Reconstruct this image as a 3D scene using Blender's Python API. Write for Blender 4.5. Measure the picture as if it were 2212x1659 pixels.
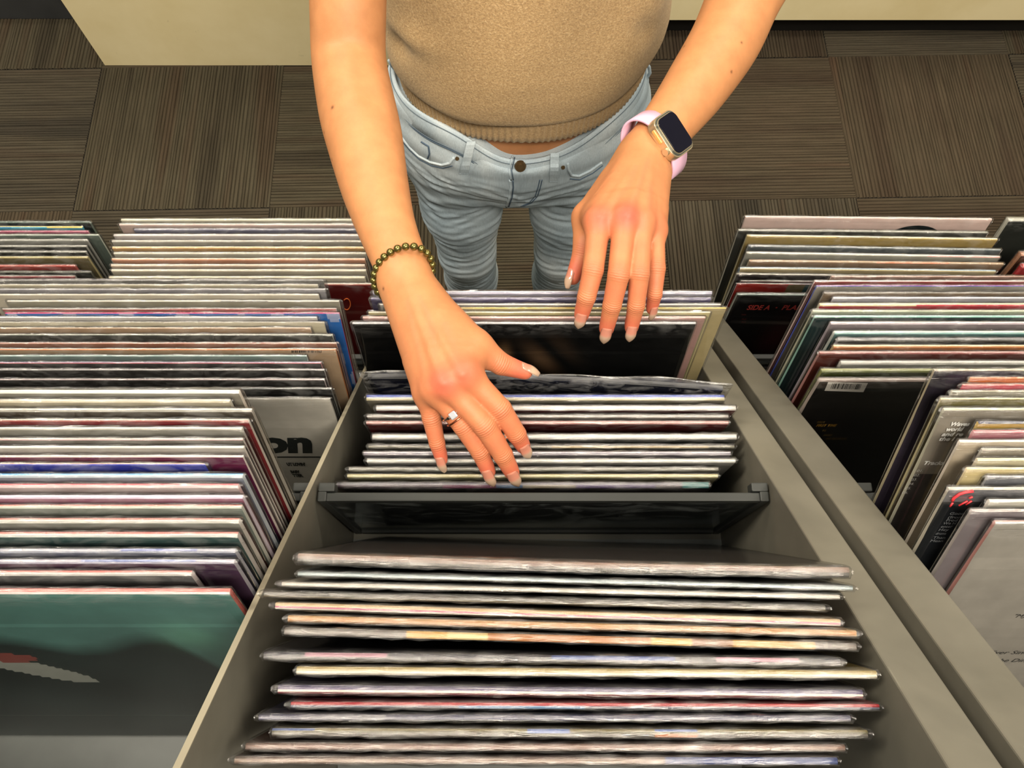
import bpy, bmesh, math, random
import numpy as np
from mathutils import Vector, Matrix, Quaternion
from mathutils.bvhtree import BVHTree

for o in list(bpy.data.objects):
    bpy.data.objects.remove(o, do_unlink=True)
SC = bpy.context.scene
COL = SC.collection

# ------------------------------------------------------------------ camera
F = 1690.0                       # focal length in pixels of the 2212 x 1659 frame
PITCH = math.radians(70.0)       # below the horizon
H = 1.80                         # camera height
CP, SP = math.cos(PITCH), math.sin(PITCH)
cam_d = bpy.data.cameras.new('camera')
cam_d.sensor_width = 36.0
cam_d.lens = F / 2212.0 * 36.0
cam_d.clip_start = 0.01
cam = bpy.data.objects.new('camera', cam_d)
COL.objects.link(cam)
cam.location = (0, 0, H)
cam.rotation_euler = (math.pi / 2 - PITCH, 0, 0)
SC.camera = cam

# ------------------------------------------------------------------ light
SC.view_settings.view_transform = 'Standard'
SC.view_settings.look = 'None'
SC.view_settings.gamma = 1.0
SC.view_settings.use_curve_mapping = False
SC.view_settings.exposure = 0.42
world = bpy.data.worlds.new('shop_air')
SC.world = world
world.use_nodes = True
wb = world.node_tree.nodes['Background']
wb.inputs[0].default_value = (1.0, 0.93, 0.82, 1)
wb.inputs[1].default_value = 0.50

def area_light(loc, size, sy, power, col=(1.0, 0.90, 0.75), target=None):
    l = bpy.data.lights.new('ceiling_light', 'AREA')
    l.shape = 'RECTANGLE'; l.size = size; l.size_y = sy; l.energy = power; l.color = col
    o = bpy.data.objects.new('ceiling_light', l)
    COL.objects.link(o)
    o.location = loc
    if target is not None:
        o.rotation_euler = (Vector(target) - Vector(loc)).to_track_quat('-Z', 'Y').to_euler()
    return o
# rows of ceiling fixtures over the aisle and over the racks
area_light((0.35, -0.75, 3.25), 1.3, 0.5, 62, target=(0.05, 0.75, 0.7))
area_light((-1.25, 0.55, 3.35), 0.35, 1.2, 44, target=(-0.2, 0.5, 0.9))
area_light((1.15, 1.9, 3.35), 1.2, 0.35, 34)
area_light((-0.9, 2.4, 3.35), 1.2, 0.35, 34)
area_light((1.5, 0.1, 3.30), 0.35, 1.2, 22)

# ------------------------------------------------------------------ helpers
def U(px, py, d):
    """photo pixel + depth along the optical axis -> world point"""
    u = (px - 1106.0) / F; v = (829.5 - py) / F
    return Vector((d * u, d * (CP + v * SP), H + d * (-SP + v * CP)))
def RAY(px, py):
    return (U(px, py, 1.0) - Vector((0, 0, H))).normalized()
CAMDIR = Vector((0, -CP, SP))    # from the scene towards the camera
IUP = Vector((0, SP, CP))        # image up
def at_z(px, py, z):
    v = (829.5 - py) / F
    return U(px, py, (z - H) / (-SP + v * CP))
def at_y(px, py, y):
    v = (829.5 - py) / F
    return U(px, py, y / (CP + v * SP))

def lin(c):
    """sRGB 0-255 triple or hex string -> linear"""
    if isinstance(c, str):
        c = tuple(int(c[i:i + 2], 16) for i in (0, 2, 4))
    r = []
    for x in c[:3]:
        x /= 255.0
        r.append(x / 12.92 if x <= 0.04045 else ((x + 0.055) / 1.055) ** 2.4)
    return tuple(r)

def mesh_obj(name, verts, faces, mat, parent=None, smooth=False):
    me = bpy.data.meshes.new(name)
    me.from_pydata([tuple(v) for v in verts], [], [tuple(f) for f in faces])
    if mat is not None:
        me.materials.append(mat)
    if smooth:
        me.polygons.foreach_set('use_smooth', [True] * len(me.polygons))
    me.update()
    o = bpy.data.objects.new(name, me)
    COL.objects.link(o)
    if parent is not None:
        o.parent = parent
    return o

def bm_obj(name, bm, mat, parent=None, smooth=False):
    me = bpy.data.meshes.new(name)
    bm.to_mesh(me); bm.free()
    if mat is not None:
        me.materials.append(mat)
    if smooth:
        me.polygons.foreach_set('use_smooth', [True] * len(me.polygons))
    o = bpy.data.objects.new(name, me)
    COL.objects.link(o)
    if parent is not None:
        o.parent = parent
    return o

def add_box(bm, lo, hi, bevel=0.0):
    r = bmesh.ops.create_cube(bm, size=1.0)
    for v in r['verts']:
        v.co = Vector(((v.co.x + .5) * (hi[0] - lo[0]) + lo[0], (v.co.y + .5) * (hi[1] - lo[1]) + lo[1],
                       (v.co.z + .5) * (hi[2] - lo[2]) + lo[2]))
    if bevel > 0:
        es = list({e for v in r['verts'] for e in v.link_edges})
        bmesh.ops.bevel(bm, geom=es, offset=bevel, segments=2, affect='EDGES', profile=0.5)

def box(name, lo, hi, mat, parent=None, bevel=0.0):
    bm = bmesh.new()
    add_box(bm, lo, hi, bevel)
    return bm_obj(name, bm, mat, parent)

def prism_x(name, poly, x0, x1, mat, parent=None, bevel=0.0):
    """polygon in (y, z) extruded along x"""
    bm = bmesh.new()
    a = [bm.verts.new((x0, p[0], p[1])) for p in poly]
    b = [bm.verts.new((x1, p[0], p[1])) for p in poly]
    n = len(poly)
    bm.faces.new(a); bm.faces.new(b[::-1])
    for i in range(n):
        bm.faces.new((a[i], b[i], b[(i + 1) % n], a[(i + 1) % n]))
    bmesh.ops.recalc_face_normals(bm, faces=bm.faces)
    if bevel > 0:
        bmesh.ops.bevel(bm, geom=list(bm.edges), offset=bevel, segments=2, affect='EDGES', profile=0.5)
    return bm_obj(name, bm, mat, parent)

def tube(name, pts, r, mat, parent=None, seg=8, closed=False, radii=None):
    pts = [Vector(p) for p in pts]
    n = len(pts)
    vs, fs = [], []
    prev = None
    for i, p in enumerate(pts):
        if closed:
            t = pts[(i + 1) % n] - pts[(i - 1) % n]
        else:
            t = pts[min(i + 1, n - 1)] - pts[max(i - 1, 0)]
        t.normalize()
        if prev is None:
            a = t.orthogonal().normalized()
        else:
            a = (prev - t * prev.dot(t)).normalized()
        prev = a
        b = t.cross(a)
        rr = radii[i] if radii else r
        for k in range(seg):
            th = 2 * math.pi * k / seg
            vs.append(p + a * (rr * math.cos(th)) + b * (rr * math.sin(th)))
    m = n if closed else n - 1
    for i in range(m):
        for k in range(seg):
            fs.append((i * seg + k, i * seg + (k + 1) % seg, ((i + 1) % n) * seg + (k + 1) % seg, ((i + 1) % n) * seg + k))
    if not closed:
        fs.append(tuple(range(seg))[::-1]); fs.append(tuple((n - 1) * seg + k for k in range(seg)))
    return mesh_obj(name, vs, fs, mat, parent, True)

def empty(name, loc, label, cat, group=None):
    o = bpy.data.objects.new(name, None)
    o.empty_display_size = 0.02
    COL.objects.link(o)
    o.location = loc
    tag(o, label, cat, group)
    return o
def tag(o, label, cat=None, group=None, kind=None):
    if label: o['label'] = label
    if cat: o['category'] = cat
    if group: o['group'] = group
    if kind: o['kind'] = kind
    return o
def wm(o):
    m = o.matrix_basis.copy() if o.parent is None else wm(o.parent) @ o.matrix_parent_inverse @ o.matrix_basis
    return m
def keep(o, parent):
    """parent without moving"""
    o.parent = parent
    o.matrix_parent_inverse = wm(parent).inverted()
    return o

# ------------------------------------------------------------------ materials
class M:
    """tiny node helper"""
    def __init__(s, name):
        s.m = bpy.data.materials.new(name); s.m.use_nodes = True
        s.t = s.m.node_tree; s.t.nodes.clear()
        s.out = s.n('ShaderNodeOutputMaterial')
    def n(s, typ, **kw):
        nd = s.t.nodes.new(typ)
        for k, v in kw.items():
            if k.startswith('i_'):
                key = k[2:].replace('_', ' ')
                nd.inputs[key].default_value = v
            else:
                setattr(nd, k, v)
        return nd
    def l(s, a, b):
        s.t.links.new(a, b); return s
    def bsdf(s, **kw):
        b = s.n('ShaderNodeBsdfPrincipled')
        for k, v in kw.items():
            b.inputs[k.replace('_', ' ')].default_value = v
        s.l(b.outputs[0], s.out.inputs[0])
        return b
    def ramp(s, fac, stops, interp='LINEAR'):
        r = s.n('ShaderNodeValToRGB')
        r.color_ramp.interpolation = interp
        while len(r.color_ramp.elements) < len(stops):
            r.color_ramp.elements.new(0.5)
        for e, (p, c) in zip(r.color_ramp.elements, stops):
            e.position = p
            e.color = (c[0], c[1], c[2], 1) if not isinstance(c, (int, float)) else (c, c, c, 1)
        s.l(fac, r.inputs[0])
        return r.outputs[0]
    def mapping(s, coord='Object', scale=(1, 1, 1), rot=(0, 0, 0), loc=(0, 0, 0)):
        tc = s.n('ShaderNodeTexCoord'); mp = s.n('ShaderNodeMapping')
        mp.inputs['Scale'].default_value = scale; mp.inputs['Rotation'].default_value = rot
        mp.inputs['Location'].default_value = loc
        s.l(tc.outputs[coord], mp.inputs[0])
        return mp.outputs[0]
    def noise(s, vec, scale, detail=3, rough=0.5, dist=0.0):
        n = s.n('ShaderNodeTexNoise')
        n.inputs['Scale'].default_value = scale; n.inputs['Detail'].default_value = detail
        n.inputs['Roughness'].default_value = rough; n.inputs['Distortion'].default_value = dist
        if vec is not None: s.l(vec, n.inputs['Vector'])
        return n.outputs[0]
    def mix(s, fac, a, b, blend='MIX'):
        x = s.n('ShaderNodeMix'); x.data_type = 'RGBA'; x.blend_type = blend
        for sock, val in ((x.inputs[0], fac), (x.inputs[6], a), (x.inputs[7], b)):
            if hasattr(val, 'links'): s.l(val, sock)
            elif isinstance(val, (int, float)): sock.default_value = val
            else: sock.default_value = (val[0], val[1], val[2], 1)
        return x.outputs[2]
    def math(s, op, a, b=None, c=None):
        x = s.n('ShaderNodeMath'); x.operation = op
        for i, val in enumerate((a, b, c)):
            if val is None: continue
            if hasattr(val, 'links'): s.l(val, x.inputs[i])
            else: x.inputs[i].default_value = val
        return x.outputs[0]
    def bump(s, h, strength, dist, bsdf):
        b = s.n('ShaderNodeBump')
        b.inputs['Strength'].default_value = strength; b.inputs['Distance'].default_value = dist
        s.l(h, b.inputs['Height'])
        s.l(b.outputs[0], bsdf.inputs['Normal'])
        return b
    def attr(s, name):
        a = s.n('ShaderNodeAttribute'); a.attribute_name = name
        return a

def plain(name, col, rough=0.5, metal=0.0, var=0.12, scale=18.0, spec=0.5, bump=0.0, bscale=200.0):
    m = M(name)
    b = m.bsdf(Roughness=rough, Metallic=metal)
    b.inputs['Specular IOR Level'].default_value = spec
    vec = m.mapping()
    nz = m.noise(vec, scale, 4, 0.55)
    c0 = tuple(x * (1 - var) for x in col); c1 = tuple(min(1, x * (1 + var)) for x in col)
    m.l(m.ramp(nz, [(0.3, c0), (0.7, c1)]), b.inputs['Base Color'])
    if bump > 0:
        m.bump(m.noise(vec, bscale, 3), bump, 0.0006, b)
    return m.m

# rack laminate: warm dark grey, satin, slightly worn
def mk_rack():
    m = M('rack_laminate')
    b = m.bsdf(Roughness=0.42)
    b.inputs['Specular IOR Level'].default_value = 0.45
    vec = m.mapping('Generated')
    vo = m.mapping('Object')
    nz = m.noise(vo, 9.0, 4, 0.6, 0.3)
    col = m.ramp(nz, [(0.32, lin((86, 84, 75))), (0.7, lin((106, 103, 92)))])
    scr = m.noise(m.mapping('Object', scale=(260, 7, 7), rot=(0.7, 0, 0.2)), 1.0, 2, 0.4)
    col = m.mix(m.math('MULTIPLY', m.math('GREATER_THAN', scr, 0.735), 0.25), col, lin((150, 148, 135)))
    m.l(col, b.inputs['Base Color'])
    m.l(m.ramp(m.noise(vo, 14, 3), [(0.3, 0.34), (0.7, 0.5)]), b.inputs['Roughness'])
    m.bump(m.noise(vo, 900, 2), 0.06, 0.0005, b)
    return m.m
RACK = mk_rack()
RACK_EDGE = plain('rack_edge_band', lin((136, 130, 112)), 0.4)
RACK_BLACK = plain('rack_plinth_dark', lin((40, 40, 38)), 0.6)  # dark grey finish of the base plinths
BINFLOOR = plain('bin_floor_grey', lin((92, 96, 94)), 0.4, var=0.18, scale=12)
FRAME = plain('divider_frame_plastic', lin((44, 46, 44)), 0.5, spec=0.3)

def mk_acrylic():
    m = M('scuffed_clear_acrylic')
    tr = m.n('ShaderNodeBsdfTransparent'); tr.inputs[0].default_value = (0.86, 0.9, 0.88, 1)
    gl = m.n('ShaderNodeBsdfGlossy'); gl.inputs['Roughness'].default_value = 0.12
    gl.inputs[0].default_value = (0.9, 0.95, 0.95, 1)
    df = m.n('ShaderNodeBsdfDiffuse'); df.inputs[0].default_value = (0.5, 0.55, 0.54, 1)
    fr = m.n('ShaderNodeFresnel'); fr.inputs[0].default_value = 1.49
    vec = m.mapping('Object', scale=(1, 1, 1.4))
    sc = m.ramp(m.noise(vec, 16, 8, 0.7, 2.5), [(0.50, 0.04), (0.66, 0.30)])
    mx = m.n('ShaderNodeMixShader'); m.l(sc, mx.inputs[0]); m.l(tr.outputs[0], mx.inputs[1]); m.l(df.outputs[0], mx.inputs[2])
    m2 = m.n('ShaderNodeMixShader'); m.l(fr.outputs[0], m2.inputs[0]); m.l(mx.outputs[0], m2.inputs[1]); m.l(gl.outputs[0], m2.inputs[2])
    m.l(m2.outputs[0], m.out.inputs[0])
    return m.m
ACRYLIC = mk_acrylic()

# printed card of the record sleeves: colour comes from the mesh (ink on card)
def mk_card():
    m = M('printed_card')
    b = m.bsdf(Roughness=0.45)
    a = m.attr('ink')
    nz = m.noise(m.mapping('Object'), 60, 4, 0.6)
    col = m.mix(1.0, a.outputs['Color'], m.ramp(nz, [(0.3, 0.74), (0.7, 0.86)]), 'MULTIPLY')
    m.l(col, b.inputs['Base Color'])
    return m.m
CARD = mk_card()

# shrink wrap: clear crinkled film
def mk_film(name, haze, rough, fac0, scale, bstr, z0=0.296, z1=0.309):
    m = M(name)
    tr = m.n('ShaderNodeBsdfTransparent'); tr.inputs[0].default_value = (0.98, 0.98, 0.98, 1)
    gl = m.n('ShaderNodeBsdfGlossy'); gl.inputs['Roughness'].default_value = rough
    df = m.n('ShaderNodeBsdfDiffuse'); df.inputs[0].default_value = (0.75, 0.75, 0.73, 1)
    tc = m.n('ShaderNodeTexCoord'); sp = m.n('ShaderNodeSeparateXYZ'); m.l(tc.outputs['Object'], sp.inputs[0])
    mr = m.n('ShaderNodeMapRange'); mr.clamp = True
    mr.inputs['From Min'].default_value = z0; mr.inputs['From Max'].default_value = z1
    m.l(sp.outputs['Z'], mr.inputs['Value'])
    topm = mr.outputs[0]          # 1 where the film is gathered at the top seam
    n1 = m.noise(m.mapping('Object', scale=(1.0, 2.6, 2.2)), scale, 6, 0.62, 1.6)
    n2 = m.noise(m.mapping('Object', scale=(0.045, 4.0, 4.0)), scale * 1.2, 3, 0.6, 0.8)
    n3 = m.noise(m.mapping('Object', scale=(1.4, 1, 0.7), rot=(0, 0.5, 0)), 11, 4, 0.55, 1.2)
    hgt = m.math('ADD', m.math('MULTIPLY', m.math('ADD', m.math('MULTIPLY', n1, 0.6), n2), topm), m.math('MULTIPLY', n3, 0.8))
    bp = m.n('ShaderNodeBump'); bp.inputs['Distance'].default_value = 0.0022
    m.l(m.math('ADD', m.math('MULTIPLY', topm, bstr), 0.045), bp.inputs['Strength'])
    m.l(hgt, bp.inputs['Height']); m.l(bp.outputs[0], gl.inputs['Normal'])
    lw = m.n('ShaderNodeFresnel'); lw.inputs[0].default_value = 1.5
    m.l(bp.outputs[0], lw.inputs['Normal'])
    fac = m.math('MINIMUM', m.math('ADD', lw.outputs[0], m.math('MULTIPLY', topm, fac0)), 0.5)
    hz = m.math('MULTIPLY', m.ramp(m.noise(m.mapping('Object', scale=(1, 2, 2)), 34, 5, 0.7, 1.0), [(0.45, 0.0), (0.75, haze)]), m.math('ADD', m.math('MULTIPLY', topm, 0.97), 0.03))
    a = m.n('ShaderNodeMixShader'); m.l(hz, a.inputs[0]); m.l(tr.outputs[0], a.inputs[1]); m.l(df.outputs[0], a.inputs[2])
    c = m.n('ShaderNodeMixShader'); m.l(fac, c.inputs[0]); m.l(a.outputs[0], c.inputs[1]); m.l(gl.outputs[0], c.inputs[2])
    m.l(c.outputs[0], m.out.inputs[0])
    return m.m
FILM = mk_film('shrink_wrap_film', 0.12, 0.07, 0.05, 60, 0.65)
BAGF = mk_film('loose_plastic_sleeve', 0.35, 0.16, 0.06, 26, 0.8, 0.26, 0.30)
INKS = {}
def ink(name, col):
    if name not in INKS:
        INKS[name] = plain('print_' + name, col, 0.5, var=0.05)
    return INKS[name]
FONT_CACHE = {}
def text_mesh(name, s, size, mat, parent, x, y, z, align='LEFT', shear=0.0, bold=0.0, sx=1.0):
    """flat lettering standing in the local XZ plane facing -Y"""
    cu = bpy.data.curves.new(name, 'FONT')
    cu.body = s; cu.size = size; cu.align_x = align; cu.shear = shear; cu.offset = bold
    cu.resolution_u = 3
    tmp = bpy.data.objects.new(name + '_tmp', cu)
    COL.objects.link(tmp)
    dg = bpy.context.evaluated_depsgraph_get()
    me = bpy.data.meshes.new_from_object(tmp.evaluated_get(dg))
    bpy.data.objects.remove(tmp, do_unlink=True); bpy.data.curves.remove(cu)
    me.transform(Matrix.Diagonal((sx, 1, 1, 1)))
    me.transform(Matrix.Rotation(math.pi / 2, 4, 'X'))
    me.materials.clear(); me.materials.append(mat)
    o = bpy.data.objects.new(name, me)
    COL.objects.link(o); o.parent = parent; o.location = (x, y, z)
    return o

def on_sleeve(spec, px, py):
    """where the line of sight through a photo pixel meets the camera-side face of a sleeve (local x, z)"""
    r = spec['root']; mt = r.matrix_basis.inverted()
    o = mt @ Vector((0, 0, H)); d = (mt.to_3x3() @ RAY(px, py))
    y = -spec['t'] / 2 - 0.0008
    q = o + d * ((y - o.y) / d.y)
    return q.x, y, q.z
def print_text(spec, s, x0, x1, base, cap, mat, shear=0.0, bold=0.0, k=0.70, upright=0.0):
    ax, y, az = on_sleeve(spec, x0, base); bx, _, bz = on_sleeve(spec, x1, base)
    cx, _, cz = on_sleeve(spec, x0, base - cap)
    o = text_mesh('lettering', s, abs(cz - az) / k, mat, spec['root'], ax, y, az, 'LEFT', shear, bold)
    if upright:
        sh_ = Matrix.Identity(4); sh_[0][2] = upright * (cx - ax) / (cz - az); o.data.transform(sh_)
    w = max(v.co.x for v in o.data.vertices) - min(v.co.x for v in o.data.vertices)
    o.data.transform(Matrix.Diagonal(((bx - ax) / w, 1, 1, 1)))
    return o
def print_rect(name, spec, px, mat, off=0.0001):
    """flat printed quad from four photo pixels"""
    vs = []
    for (a, b) in px:
        x, y, z = on_sleeve(spec, a, b); vs.append((x, y - off, z))
    return mesh_obj(name, vs, [tuple(range(len(px)))], mat, spec['root'])

# ------------------------------------------------------------------ floor with carpet tiles
def mk_carpet(name, c0, c1, c2, seed):
    m = M(name)
    b = m.bsdf(Roughness=0.95)
    b.inputs['Specular IOR Level'].default_value = 0.1
    band = m.noise(m.mapping('Object', scale=(0.9, 13, 1), loc=(seed, seed * 2, 0)), 1.0, 2, 0.4)
    fine = m.noise(m.mapping('Object', scale=(8, 110, 1), loc=(seed, 0, 0)), 1.0, 3, 0.6)
    pat = m.noise(m.mapping('Object', scale=(3, 7, 1), loc=(0, seed, 0)), 1.6, 3, 0.6, 0.6)
    col = m.ramp(band, [(0.34, c0), (0.47, c1), (0.56, c1), (0.66, c2)])
    col = m.mix(m.math('MULTIPLY', pat, 0.55), col, c2)
    col = m.mix(1.0, col, m.ramp(fine, [(0.28, 0.62), (0.72, 0.95)]), 'MULTIPLY')
    m.l(col, b.inputs['Base Color'])
    m.bump(m.noise(m.mapping('Object'), 700, 2), 0.7, 0.002, b)
    return m.m
CARPETS = [mk_carpet('carpet_loop_%s' % nm, lin(a), lin(b_), lin(c), s) for nm, a, b_, c, s in (
    ('olive', (66, 62, 51), (84, 79, 64), (80, 69, 55), 1.3),
    ('brown', (68, 60, 49), (80, 73, 59), (86, 70, 56), 4.7),
    ('grey', (62, 60, 52), (84, 79, 66), (78, 66, 54), 8.1))]
floor = box('floor', (-4, -2.5, -0.05), (4, 4, -0.004), plain('floor_adhesive', lin((40, 36, 30)), 0.9))
tag(floor, 'dark brown ribbed carpet tile floor', None, None, 'structure')
TW, TD = 0.523, 0.475
def tile_mesh(seed, lx, ly):
    """ribs run along local x"""
    rnd = random.Random(seed)
    ys = [-ly / 2]
    prof = []
    y = -ly / 2
    while y < ly / 2 - 0.004:
        p = rnd.choice([0.0085, 0.0095, 0.011, 0.007])
        h = rnd.uniform(0.0040, 0.0062)
        e = min(y + p, ly / 2)
        prof += [(y, 0.0), (y + (e - y) * 0.18, h * 0.75), (y + (e - y) * 0.5, h), (y + (e - y) * 0.82, h * 0.75)]
        y = e
    prof.append((ly / 2, 0.0))
    vs, fs = [], []
    nx = 2
    for i in range(nx):
        x = -lx / 2 + lx * i / (nx - 1)
        for (yy, zz) in prof:
            vs.append((x, yy, zz))
    n = len(prof)
    for k in range(n - 1):
        fs.append((k, n + k, n + k + 1, k + 1))
    me = bpy.data.meshes.new('carpet_tile')
    me.from_pydata(vs, [], fs); me.update()
    return me
rot = Matrix.Rotation(math.radians(1.1), 4, 'Z')
tm_h = [tile_mesh(i, TW - 0.001, TD - 0.001) for i in range(3)]
tm_v = [tile_mesh(10 + i, TD - 0.001, TW - 0.001) for i in range(3)]
for i, me in enumerate(tm_h): me.materials.append(CARPETS[(i + 1) % 3])
for i, me in enumerate(tm_v): me.materials.append(CARPETS[(i * 2) % 3])
for j in range(-1, 3):
    for i in range(-3, 6):
        x = -1.147 + TW * (i + 0.5); y = 1.168 + TD * (j + 0.5)
        vert = ((i + j) % 2 == 0)
        me = (tm_v if vert else tm_h)[(i * 2 + j * 5) % 3]
        t = bpy.data.objects.new('carpet_tile', me)
        COL.objects.link(t); t.parent = floor
        p = rot @ Vector((x, y, 0))
        t.location = (p.x, p.y, -0.004)
        t.rotation_euler = (0, 0, math.radians(1.1) + (math.pi / 2 if vert else 0))

# far walls of the shop
WALLM = plain('shop_wall_paint', lin((170, 162, 145)), 0.8)
for nm, lo, hi in (('wall_back', (-4, 4.0, 0), (4, 4.1, 3.4)), ('wall_left', (-4.1, -2.5, 0), (-4, 4.1, 3.4)), ('wall_right', (4, -2.5, 0), (4.1, 4.1, 3.4)), ('wall_front', (-4.1, -2.6, 0), (4.1, -2.5, 3.4))):
    tag(box(nm, lo, hi, WALLM), 'plain painted shop wall beyond the counters', None, None, 'structure')

# ------------------------------------------------------------------ counters behind the aisle
def mk_cream():
    m = M('cream_laminate')
    b = m.bsdf(Roughness=0.5)
    vec = m.mapping('Object')
    nz = m.noise(vec, 4, 5, 0.6)
    col = m.ramp(nz, [(0.35, lin((222, 207, 160))), (0.65, lin((232, 219, 176)))])
    sc = m.noise(m.mapping('Object', scale=(9, 9, 5)), 1.6, 6, 0.75, 0.6)
    col = m.mix(m.ramp(sc, [(0.66, 0.0), (0.74, 0.5)]), col, lin((120, 104, 66)))
    m.l(col, b.inputs['Base Color'])
    return m.m
CREAM = mk_cream()
cA = empty('counter', (-0.58, 1.80, 0), 'cream counter panel reaching down to the carpet, scuffed near its foot', 'counter')
p = box('front_panel', (-1.17, 1.630, 0.0), (0.02, 1.655, 0.96), CREAM); keep(p, cA)
p = box('side_panel', (-1.17, 1.655, 0.0), (-1.145, 2.15, 0.96), CREAM); keep(p, cA)
p = box('worktop', (-1.19, 1.62, 0.96), (0.04, 2.17, 1.0), CREAM, None, 0.004); keep(p, cA)
p = box('body', (-1.145, 1.655, 0.02), (0.02, 2.15, 0.96), plain('counter_core', lin((90, 80, 60)), 0.7)); keep(p, cA)
cB = empty('counter', (1.2, 2.0, 0), 'cream counter raised above a black recessed toe kick', 'counter')
p = box('front_panel', (0.05, 1.700, 0.097), (2.6, 1.72, 0.96), CREAM); keep(p, cB)
p = box('toe_kick', (0.06, 1.757, 0.0), (2.6, 2.1, 0.097), plain('toe_kick_black', lin((14, 13, 12)), 0.6)); keep(p, cB)
p = box('body', (0.05, 1.72, 0.097), (2.6, 2.2, 0.96), plain('counter_core2', lin((90, 80, 60)), 0.7)); keep(p, cB)
p = box('worktop', (0.045, 1.68, 0.96), (2.6, 2.22, 1.0), CREAM, None, 0.004); keep(p, cB)
cC = empty('display_plinth', (-1.45, 1.95, 0), 'dark grey plinth with a lighter ledge beside the cream counter', 'plinth')
p = box('plinth_body', (-1.62, 1.80, 0.0), (-1.215, 2.2, 0.10), plain('plinth_grey', lin((54, 56, 58)), 0.5), None, 0.002); keep(p, cC)
p = box('plinth_ledge', (-1.75, 1.845, 0.10), (-1.215, 2.2, 0.14), plain('plinth_ledge_grey', lin((112, 116, 120)), 0.4), None, 0.002); keep(p, cC)

# ------------------------------------------------------------------ record racks
ZU, ZM, ZL = H - 0.765, H - 0.965, H - 1.170       # floors of the three tiers
def panel_poly(drop=0.0):
    f = lambda y: H - 0.403 - 1.089 * (y + 0.043) - drop
    return [(-0.23, f(-0.11)), (-0.11, f(-0.11)), (0.50, f(0.50)), (0.50, 0.08), (-0.23, 0.08)]
def divider(parent, x0, x1, y, ztop, zbot):
    """clear acrylic pane held in a dark U frame"""
    xm0, xm1 = x0 + 0.0015, x1 - 0.0015
    bm = bmesh.new()
    s = 0.008
    add_box(bm, (xm0, y - s / 2, zbot), (xm0 + 0.007, y + s / 2, ztop), 0.001)
    add_box(bm, (xm1 - 0.007, y - s / 2, zbot), (xm1, y + s / 2, ztop), 0.001)
    add_box(bm, (xm0 + 0.007, y - s / 2, zbot), (xm1 - 0.007, y + s / 2, zbot + 0.008), 0.001)
    # hooked top ends of the frame
    for a, b in ((xm0, xm0 + 0.013), (xm1 - 0.013, xm1)):
        add_box(bm, (a, y + s / 2, ztop - 0.012), (b, y + s / 2 + 0.007, ztop), 0.001)
    add_box(bm, (xm0 + 0.006, y - 0.0035, ztop - 0.010), (xm1 - 0.006, y + 0.0035, ztop - 0.002), 0.001)
    fr = bm_obj('divider_frame', bm, FRAME); keep(fr, parent)
    pn = box('acrylic_pane', (xm0 + 0.007, y - 0.0013, zbot + 0.008), (xm1 - 0.007, y + 0.0013, ztop - 0.010), ACRYLIC)
    keep(pn, fr)
    return fr
def bins(rk, x0, x1):
    for (ya, yb, z) in ((-0.20, 0.118, ZU), (0.136, 0.366, ZM), (0.384, 0.485, ZL)):
        p = box('bin_floor', (x0, ya, z - 0.012), (x1, yb, z), BINFLOOR); keep(p, rk)
    for (y, zt, zb) in ((0.127, ZU, ZM), (0.375, ZM, ZL)):
        p = box('riser', (x0, y - 0.009, zb - 0.012), (x1, y + 0.009, zt - 0.0005), RACK); keep(p, rk)
    p = box('front_lip', (x0, 0.485, ZL - 0.10), (x1, 0.499, ZL + 0.03), RACK, None, 0.001); keep(p, rk)
    p = box('back_panel', (x0, -0.23, ZU - 0.012), (x1, -0.20, H - 0.34), RACK); keep(p, rk)
    divider(rk, x0, x1, 0.127, H - 0.606, ZU)
    divider(rk, x0, x1, 0.375, H - 0.925, ZM)
def thin_panel(rk, x):
    p = prism_x('side_panel', panel_poly(0.0015), x - 0.0016, x + 0.0016, RACK); keep(p, rk)
    pl = panel_poly(0.0)
    e = prism_x('edge_band', [pl[0], pl[1], pl[2], (0.50, pl[2][1] - 0.0016), (-0.1095, pl[1][1] - 0.0016), (-0.23, pl[0][1] - 0.0016)],
                x - 0.0018, x + 0.0018, RACK_EDGE)
    keep(e, p)
rk1 = empty('record_rack', (-0.33, 0.2, 0.0), 'grey three-tier record rack with thin panels under the beaded bracelet arm', 'rack')
for x in (-1.2275, -0.8700, -0.5130): thin_panel(rk1, x)
thin_panel(rk1, -0.1560)
p = prism_x('side_rail', panel_poly(), 0.2030, 0.2285, RACK, None, 0.0012); keep(p, rk1)
for a, b in ((-1.2255, -0.8720), (-0.8680, -0.5150), (-0.5110, -0.1580), (-0.1540, 0.2030)): bins(rk1, a, b)
p = box('base_plinth', (-1.2, -0.2, 0.0), (0.2, 0.44, 0.08), RACK_BLACK); keep(p, rk1)
p = box('front_board', (-1.228, 0.470, 0.08), (0.2025, 0.4845, H - 1.2705), RACK); keep(p, rk1)
rk2 = empty('record_rack', (0.62, 0.2, 0.0), 'grey three-tier record rack whose broad rail runs beside a dark gap', 'rack')
p = prism_x('side_rail', panel_poly(), 0.2395, 0.2690, RACK, None, 0.0012); keep(p, rk2)
thin_panel(rk2, 0.6265); 
p = prism_x('side_rail', panel_poly(), 0.9835, 1.01, RACK, None, 0.0012); keep(p, rk2)
for a, b in ((0.2690, 0.6245), (0.6285, 0.9835)): bins(rk2, a, b)
p = box('base_plinth', (0.26, -0.2, 0.0), (0.99, 0.44, 0.08), RACK_BLACK); keep(p, rk2)
p = box('front_board', (0.2695, 0.470, 0.08), (0.983, 0.4845, H - 1.2705), RACK); keep(p, rk2)

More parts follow.
